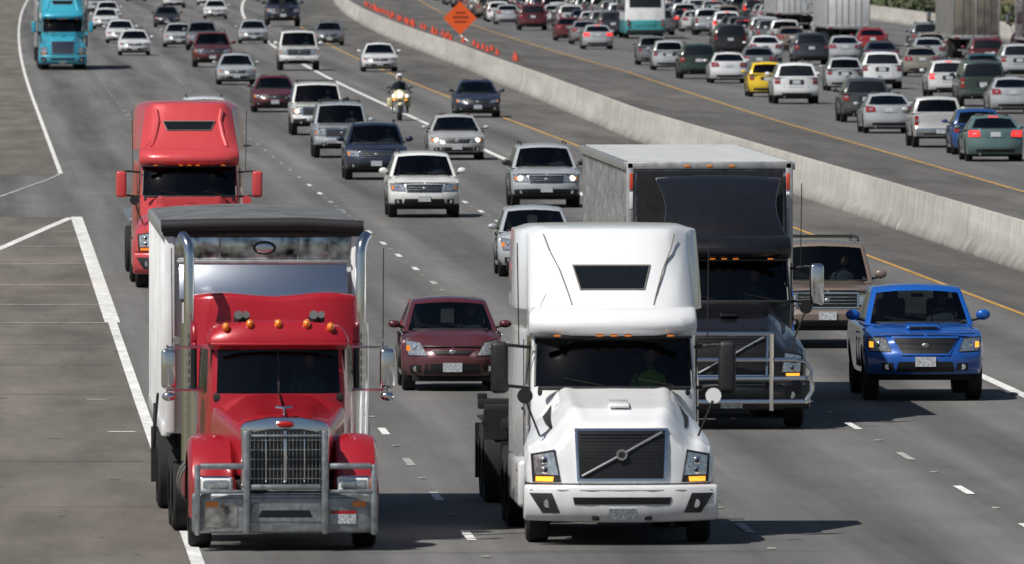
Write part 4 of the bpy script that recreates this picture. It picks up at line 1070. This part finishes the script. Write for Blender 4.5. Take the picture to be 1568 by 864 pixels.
for y, x0 in ((355, 2.2), (339, 1.15), (322, .2), (304, -1.4), (288.6, -3), (275.7, -4)): cross(x0, 2.72, y, .40, 'line_worn')
cross(2.2, 2.62, 217.8, .25, 'line_white'); cross(2.0, 2.35, 232.3, .3, 'line_worn')
for y in (234.6, 250, 206, 262): cross(-8, 2.6, y, .08, 'tar', Z - .003, sk=1.2)
for y in (241, 204, 263): cross(20.9, 23.3, y, .06, 'tar', Z + .003, sk=-1)
obj('road_markings', mb.mesh('road_markings'))

def barrier(name, fx, y0, y1, seg=6.1, h=1.06):
    mb = MB(); prof = [(0, 0), (.0, .08), (.17, .33), (.235, h - .02), (.25, h), (.37, h), (.385, h - .02), (.45, .33), (.62, .08), (.62, 0)]
    y = y0
    while y < y1:
        e = y + seg - .03; vs = []; fs = []; n = len(prof)
        for yy in (y, e):
            x = fx(yy); vs += [(x + px, yy, pz) for px, pz in prof]
        fs += [(i, (i + 1) % n, n + (i + 1) % n, n + i) for i in range(n)] + [tuple(range(n))[::-1], tuple(range(n, 2 * n))]
        mb.add(vs, fs, 'barrier_concrete'); y += seg
    strip(mb, lambda y: fx(y) + .27, lambda y: fx(y) + .35, y0, y1, h - .06, 'tar')
    return obj(name, mb.mesh(name))
barrier('concrete_barrier', barx, 60, 1500)
barrier('concrete_barrier', lambda y: edge_in(y) - .8, 60, 1500)

# ------------------------------------------------------------------ placement
CACHE = {}
def get(kind, **k):
    key = (kind, tuple(sorted(k.items())))
    if key not in CACHE: CACHE[key] = build_car(kind, **k)
    return CACHE[key]
NAMES = {'sedan': 'sedan', 'hatch': 'hatchback', 'suv': 'suv', 'big_suv': 'large_suv', 'pickup': 'pickup_truck', 'minivan': 'minivan'}
WHITE = (.72, .73, .74); SILVER = (.40, .42, .44); GRAY = (.14, .15, .16); BLACK = (.012, .013, .015); NAVY = (.014, .02, .045)
MAROON = (.10, .012, .018); RED = (.30, .015, .02); BLUE = (.008, .095, .42); TAN = (.19, .145, .12); TEAL = (.10, .17, .17); GREEN = (.02, .04, .03)
def car(kind, X, Y, col, lit=False, back=False, brake=False, sc=1., rz=0., variant=0):
    me = get(kind, lit=lit, brake=brake, variant=variant)
    j = random.uniform(-.004, .004)
    if back:
        o = obj(NAMES[kind], me, (X, Y + CARS[kind]['L'] * sc - .6, 0.002), math.pi + rz + j, col)
    else:
        o = obj(NAMES[kind], me, (X, Y - .95 * sc, 0.002), rz + j, col)
    o.scale = (sc, sc, sc); return o
obj('dump_truck', peterbilt_dump(), (4.0, 177.05, .002), R(1.0), (.36, .012, .022))
obj('semi_truck', volvo_white(), (8.26, 178.35, .002), R(.15), (.80, .81, .82))
obj('semi_truck', volvo_black(), (11.80, 218.4, .002), 0, (.008, .008, .010))
obj('semi_truck', freight(), (4.80, 300.8, .002), 0, (.56, .062, .068))
obj('semi_truck', freight(True), (5.0, 720, .002), 0, (.04, .33, .46))
car('pickup', 15.64, 232, BLUE, sc=1.04, variant=2)
car('big_suv', 15.75, 260, TAN)
car('hatch', 8.11, 237, (.085, .014, .022), sc=1.0)
car('suv', 12.0, 371.5, (.74, .74, .71), sc=1.0)
car('hatch', 12.5, 311, SILVER, sc=1.0)
car('suv', 15.7, 384, SILVER, lit=True, variant=1)
car('sedan', 15.85, 458, (.42, .42, .42), lit=True)
car('suv', 12.27, 424, NAVY)
car('big_suv', 12.25, 462, (.30, .33, .36), sc=.93)
car('big_suv', 12.65, 509, (.62, .62, .60), lit=True, sc=.98, variant=1)
car('sedan', 19.95, 553, NAVY)
car('sedan', 12.4, 568, MAROON)
car('suv', 8.2, 484, (.6, .62, .65))
car('sedan', 12.6, 658, SILVER)
car('big_suv', 16.9, 718, (.65, .65, .64), sc=1.05)
car('sedan', 20.8, 712, WHITE)
car('suv', 12.8, 733, MAROON, sc=1.08)
car('suv', 13.8, 824, GRAY); car('sedan', 12.7, 842, SILVER); car('sedan', 17.6, 866, SILVER); car('sedan', 21.9, 853, GRAY)
car('pickup', 22.3, 995, NAVY, sc=1.3)
car('sedan', 9.5, 794, WHITE); car('sedan', 9.55, 868, WHITE); car('sedan', 14.1, 989, BLACK); car('sedan', 9.7, 973, WHITE)
car('sedan', 18.9, 1069, WHITE); car('suv', 10.5, 1117, SILVER); car('minivan', 11.7, 1250, WHITE); car('sedan', 21.0, 1228, WHITE)
car('suv', 17.6, 1190, WHITE); car('sedan', 15.5, 1280, GRAY); car('pickup', 27.5, 1290, WHITE); car('sedan', 10.6, 1050, WHITE)
mm, rr = motorcycle()
obj('motorcycle', mm, (16.7, 544.1, 0), 0); obj('motorcycle_rider', rr, (16.7, 544.1, 0), 0)

for a in [('sedan', 32.95, 454, TEAL, True, 1.02), ('hatch', 33.3, 467, (.015, .06, .20), False, 1), ('pickup', 33.05, 481, (.5, .5, .5), False, .97), ('sedan', 33.3, 512, SILVER, False, 1),
          ('suv', 34.2, 539, (.05, .055, .06), False, 1), ('suv', 34.6, 591, WHITE, False, 1.02), ('hatch', 34.7, 614, (.75, .50, .02), False, 1), ('sedan', 35.7, 663, WHITE, False, 1),
          ('suv', 35.2, 681, GREEN, False, 1), ('hatch', 35.6, 718, SILVER, False, 1), ('hatch', 36.0, 743, GRAY, False, 1), ('sedan', 36.9, 828, SILVER, True, 1), ('sedan', 37.6, 883, MAROON, False, 1),
          ('suv', 38.5, 962, MAROON, False, 1.05), ('sedan', 38.7, 1012, SILVER, False, 1),
          ('suv', 44.3, 743, (.03, .035, .05), False, 1), ('sedan', 42.6, 755, WHITE, False, 1), ('minivan', 42.8, 794, BLACK, False, 1), ('hatch', 39.3, 634, SILVER, False, 1), ('suv', 41.4, 641, WHITE, False, 1),
          ('sedan', 46.5, 690, (.25, .23, .2), False, 1), ('suv', 42.4, 612, (.6, .61, .62), True, .95), ('big_suv', 41.8, 583, (.03, .05, .045), False, .98), ('sedan', 41.5, 562, SILVER, False, 1),
          ('suv', 51.3, 712, MAROON, False, 1), ('sedan', 46.7, 753, SILVER, False, 1), ('sedan', 51.2, 801, RED, False, 1), ('sedan', 52.6, 772, (.3, .27, .22), False, 1), ('suv', 55.1, 813, GRAY, False, 1),
          ('sedan', 38.6, 690, GRAY, False, 1), ('hatch', 46.6, 650, (.02, .07, .09), False, 1), ('sedan', 46.5, 720, (.04, .05, .07), False, 1), ('sedan', 50.4, 742, SILVER, False, 1), ('suv', 50.5, 680, SILVER, False, 1),
          ('sedan', 50.6, 655, GREEN, False, 1), ('sedan', 37.6, 860, (.2, .2, .21), False, 1)]:
    car(a[0], a[1], a[2], a[3], back=True, brake=a[4], sc=a[5])
pal = [SILVER, (.55, .56, .57), GRAY, BLACK, MAROON, NAVY, SILVER, WHITE, (.25, .26, .27), TAN, TEAL, (.5, .5, .5), (.06, .065, .07), (.03, .03, .04)]
kinds = ['sedan', 'sedan', 'suv', 'hatch', 'minivan', 'suv', 'pickup', 'sedan']
for off, ys in ((2.6, 1035), (6.2, 905), (9.9, 925), (13.6, 812), (17.4, 990), (21.2, 1005), (25., 1020)):
    y = ys
    while y < 1390:
        car(random.choice(kinds), yel_in(y) + off + random.uniform(-.35, .35), y, random.choice(pal), back=True, brake=random.random() < .12)
        y += random.uniform(10, 17)
obj('bus', coach(), (43.0, 897 + 12, 0), math.pi)
bt = box_truck()
obj('semi_truck', bt, (52.6, 845 + 19.3, 0), math.pi, (.6, .6, .6))
obj('semi_truck', bt, (56.4, 965 + 19.3, 0), math.pi, (.4, .4, .4))
obj('semi_truck', box_truck('trailer_brown'), (55.3, 776 + 19.3, 0), math.pi, (.1, .1, .1))
def maroon_truck():
    mb = MB(); tractor(mb, 'freight'); box_trailer(mb, 5.8, 12, side='paint', ribs=False); return mb.mesh('semi_truck')
obj('semi_truck', maroon_truck(), (58.3, 758 + 17.8, 0), math.pi, (.07, .012, .035))

# orange sign
mb = MB()
s2 = 1.04
mb.prism([(-s2, 0), (0, -s2), (s2, 0), (0, s2)], 'y', -.01, .01, 'orange_sign', .0, M=Matrix.Translation((0, 0, 1.45)))
for (x0, x1, z) in ((-.28, .28, 1.78), (-.45, .45, 1.5), (-.35, .35, 1.22)):
    k = x0
    while k < x1: mb.box((k + .04, -.016, z), (.05, .004, .13), 'grille_black', 0); k += .09
mb.tube([(0, .03, 0.3), (0, .03, 2.2)], .025, 'dull_aluminium')
for sx in (-1, 1): mb.tube([(0, .03, .4), (sx * .5, .5, .02)], .02, 'dull_aluminium'); mb.tube([(0, .03, .4), (sx * .5, -.4, .02)], .02, 'dull_aluminium')
obj('road_work_sign', mb.mesh('road_work_sign'), (30.7, 880, 0), 0)
# low cones
mb = MB(); mb.cyl((0, 0, .03), (0, 0, .36), .13, 'orange_plastic', 16, r2=.04); mb.box((0, 0, .02), (.34, .34, .04), 'orange_plastic', .01)
cone = mb.mesh('traffic_cone')
y = 765
while y < 1250:
    obj('traffic_cone', cone, (29.6 + curve(y) * .8 + random.uniform(-.3, .3), y, 0.004), random.random()); y += random.choice([5, 8, 12, 17]) + random.random() * 3

# vegetation
def tree_mesh(seed, h=9.):
    rnd = random.Random(seed); mb = MB()
    mb.cyl((0, 0, 0), (.1, .05, h * .5), .22, 'bark', 10, r2=.12)
    cl = []
    for k in range(14):
        a = rnd.uniform(0, 6.28); z = rnd.uniform(.35, .95) * h; rad = (1 - abs(z / h - .6) * 1.3) * h * .30 * rnd.uniform(.5, 1)
        p = Vector((rad * math.cos(a), rad * math.sin(a), z)); cl.append((p, rnd.uniform(.8, 1.5)))
        mb.tube([(0.05, 0, max(1., z - 2.)), tuple(p * .5 + Vector((0, 0, z * .45 - .4))), tuple(p)], .05, 'bark', 5)
    vs = []; fs = []
    for p, r in cl:
        for i in range(230):
            d = Vector((rnd.gauss(0, 1), rnd.gauss(0, 1), rnd.gauss(0, 1))).normalized() * r * rnd.uniform(.4, 1.05)
            q = p + d; u = Vector((rnd.uniform(-1, 1), rnd.uniform(-1, 1), rnd.uniform(-1, 1))).normalized(); w = u.orthogonal().normalized()
            s = rnd.uniform(.08, .17); o = len(vs); vs += [q - u * s, q + w * s * .6, q + u * s, q - w * s * .6]; fs.append((o, o + 1, o + 2, o + 3))
    mb.add(vs, fs, 'foliage'); return mb.mesh('tree')
tm = [tree_mesh(1), tree_mesh(2, 7.5)]
for k in range(26):
    y = 930 + k * 19 + random.uniform(-5, 5)
    o = obj('deciduous_tree', tm[k % 2], (edge_in(y) + random.uniform(3, 12), y, -.06), random.uniform(0, 6)); s = random.uniform(.8, 1.3); o.scale = (s, s, s)
mb = MB(); vs = []; fs = []
for i in range(16000):
    y = random.uniform(650, 1480); x = edge_in(y) + random.uniform(.6, 9); z = random.uniform(0, 1.6) * (.5 + .5 * math.sin(y * .21) * math.sin(y * .07 + x))
    q = Vector((x, y, abs(z))); u = Vector((random.uniform(-1, 1), random.uniform(-1, 1), random.uniform(-1, 1))).normalized(); w = u.orthogonal().normalized(); s = random.uniform(.15, .35)
    o = len(vs); vs += [q - u * s, q + w * s * .7, q + u * s, q - w * s * .7]; fs.append((o, o + 1, o + 2, o + 3))
mb.add(vs, fs, 'foliage'); obj('roadside_shrubs', mb.mesh('roadside_shrubs'))

# ------------------------------------------------------------------ light, sky, camera
S = Vector((-.78 * math.cos(R(53)), -.625 * math.cos(R(53)), math.sin(R(53)))).normalized()
ld = bpy.data.lights.new("sun", 'SUN'); ld.energy = 5.0; ld.angle = R(.5); ld.color = (1, .965, .91)
ld.energy = 5.0
lo = bpy.data.objects.new("sun", ld); scene.collection.objects.link(lo); lo.rotation_euler = (-S).to_track_quat('-Z', 'Y').to_euler(); lo.location = (-50, 100, 80)
w = bpy.data.worlds.new("World"); scene.world = w; w.use_nodes = True
nt = w.node_tree; bg = nt.nodes["Background"]; sk = nt.nodes.new("ShaderNodeTexSky"); sk.sky_type = 'NISHITA'; sk.sun_disc = False
sk.sun_elevation = R(53); sk.sun_rotation = math.atan2(S.x, S.y) % (2 * math.pi); sk.air_density = 1.; sk.dust_density = 1.
nt.links.new(sk.outputs[0], bg.inputs[0]); bg.inputs[1].default_value = .052
cd = bpy.data.cameras.new("camera"); cam = bpy.data.objects.new("camera", cd); scene.collection.objects.link(cam); scene.camera = cam
cd.lens = 500; cd.sensor_width = 36; cd.clip_end = 9000; cd.clip_start = 1
cam.location = (0, 0, 7.95)
cam.rotation_euler = (R(90 - 1.486), 0, R(-2.207))
cd.dof.use_dof = True; cd.dof.focus_distance = 230; cd.dof.aperture_fstop = 9
scene.view_settings.view_transform = 'Standard'; scene.view_settings.look = 'None'; scene.view_settings.exposure = 0
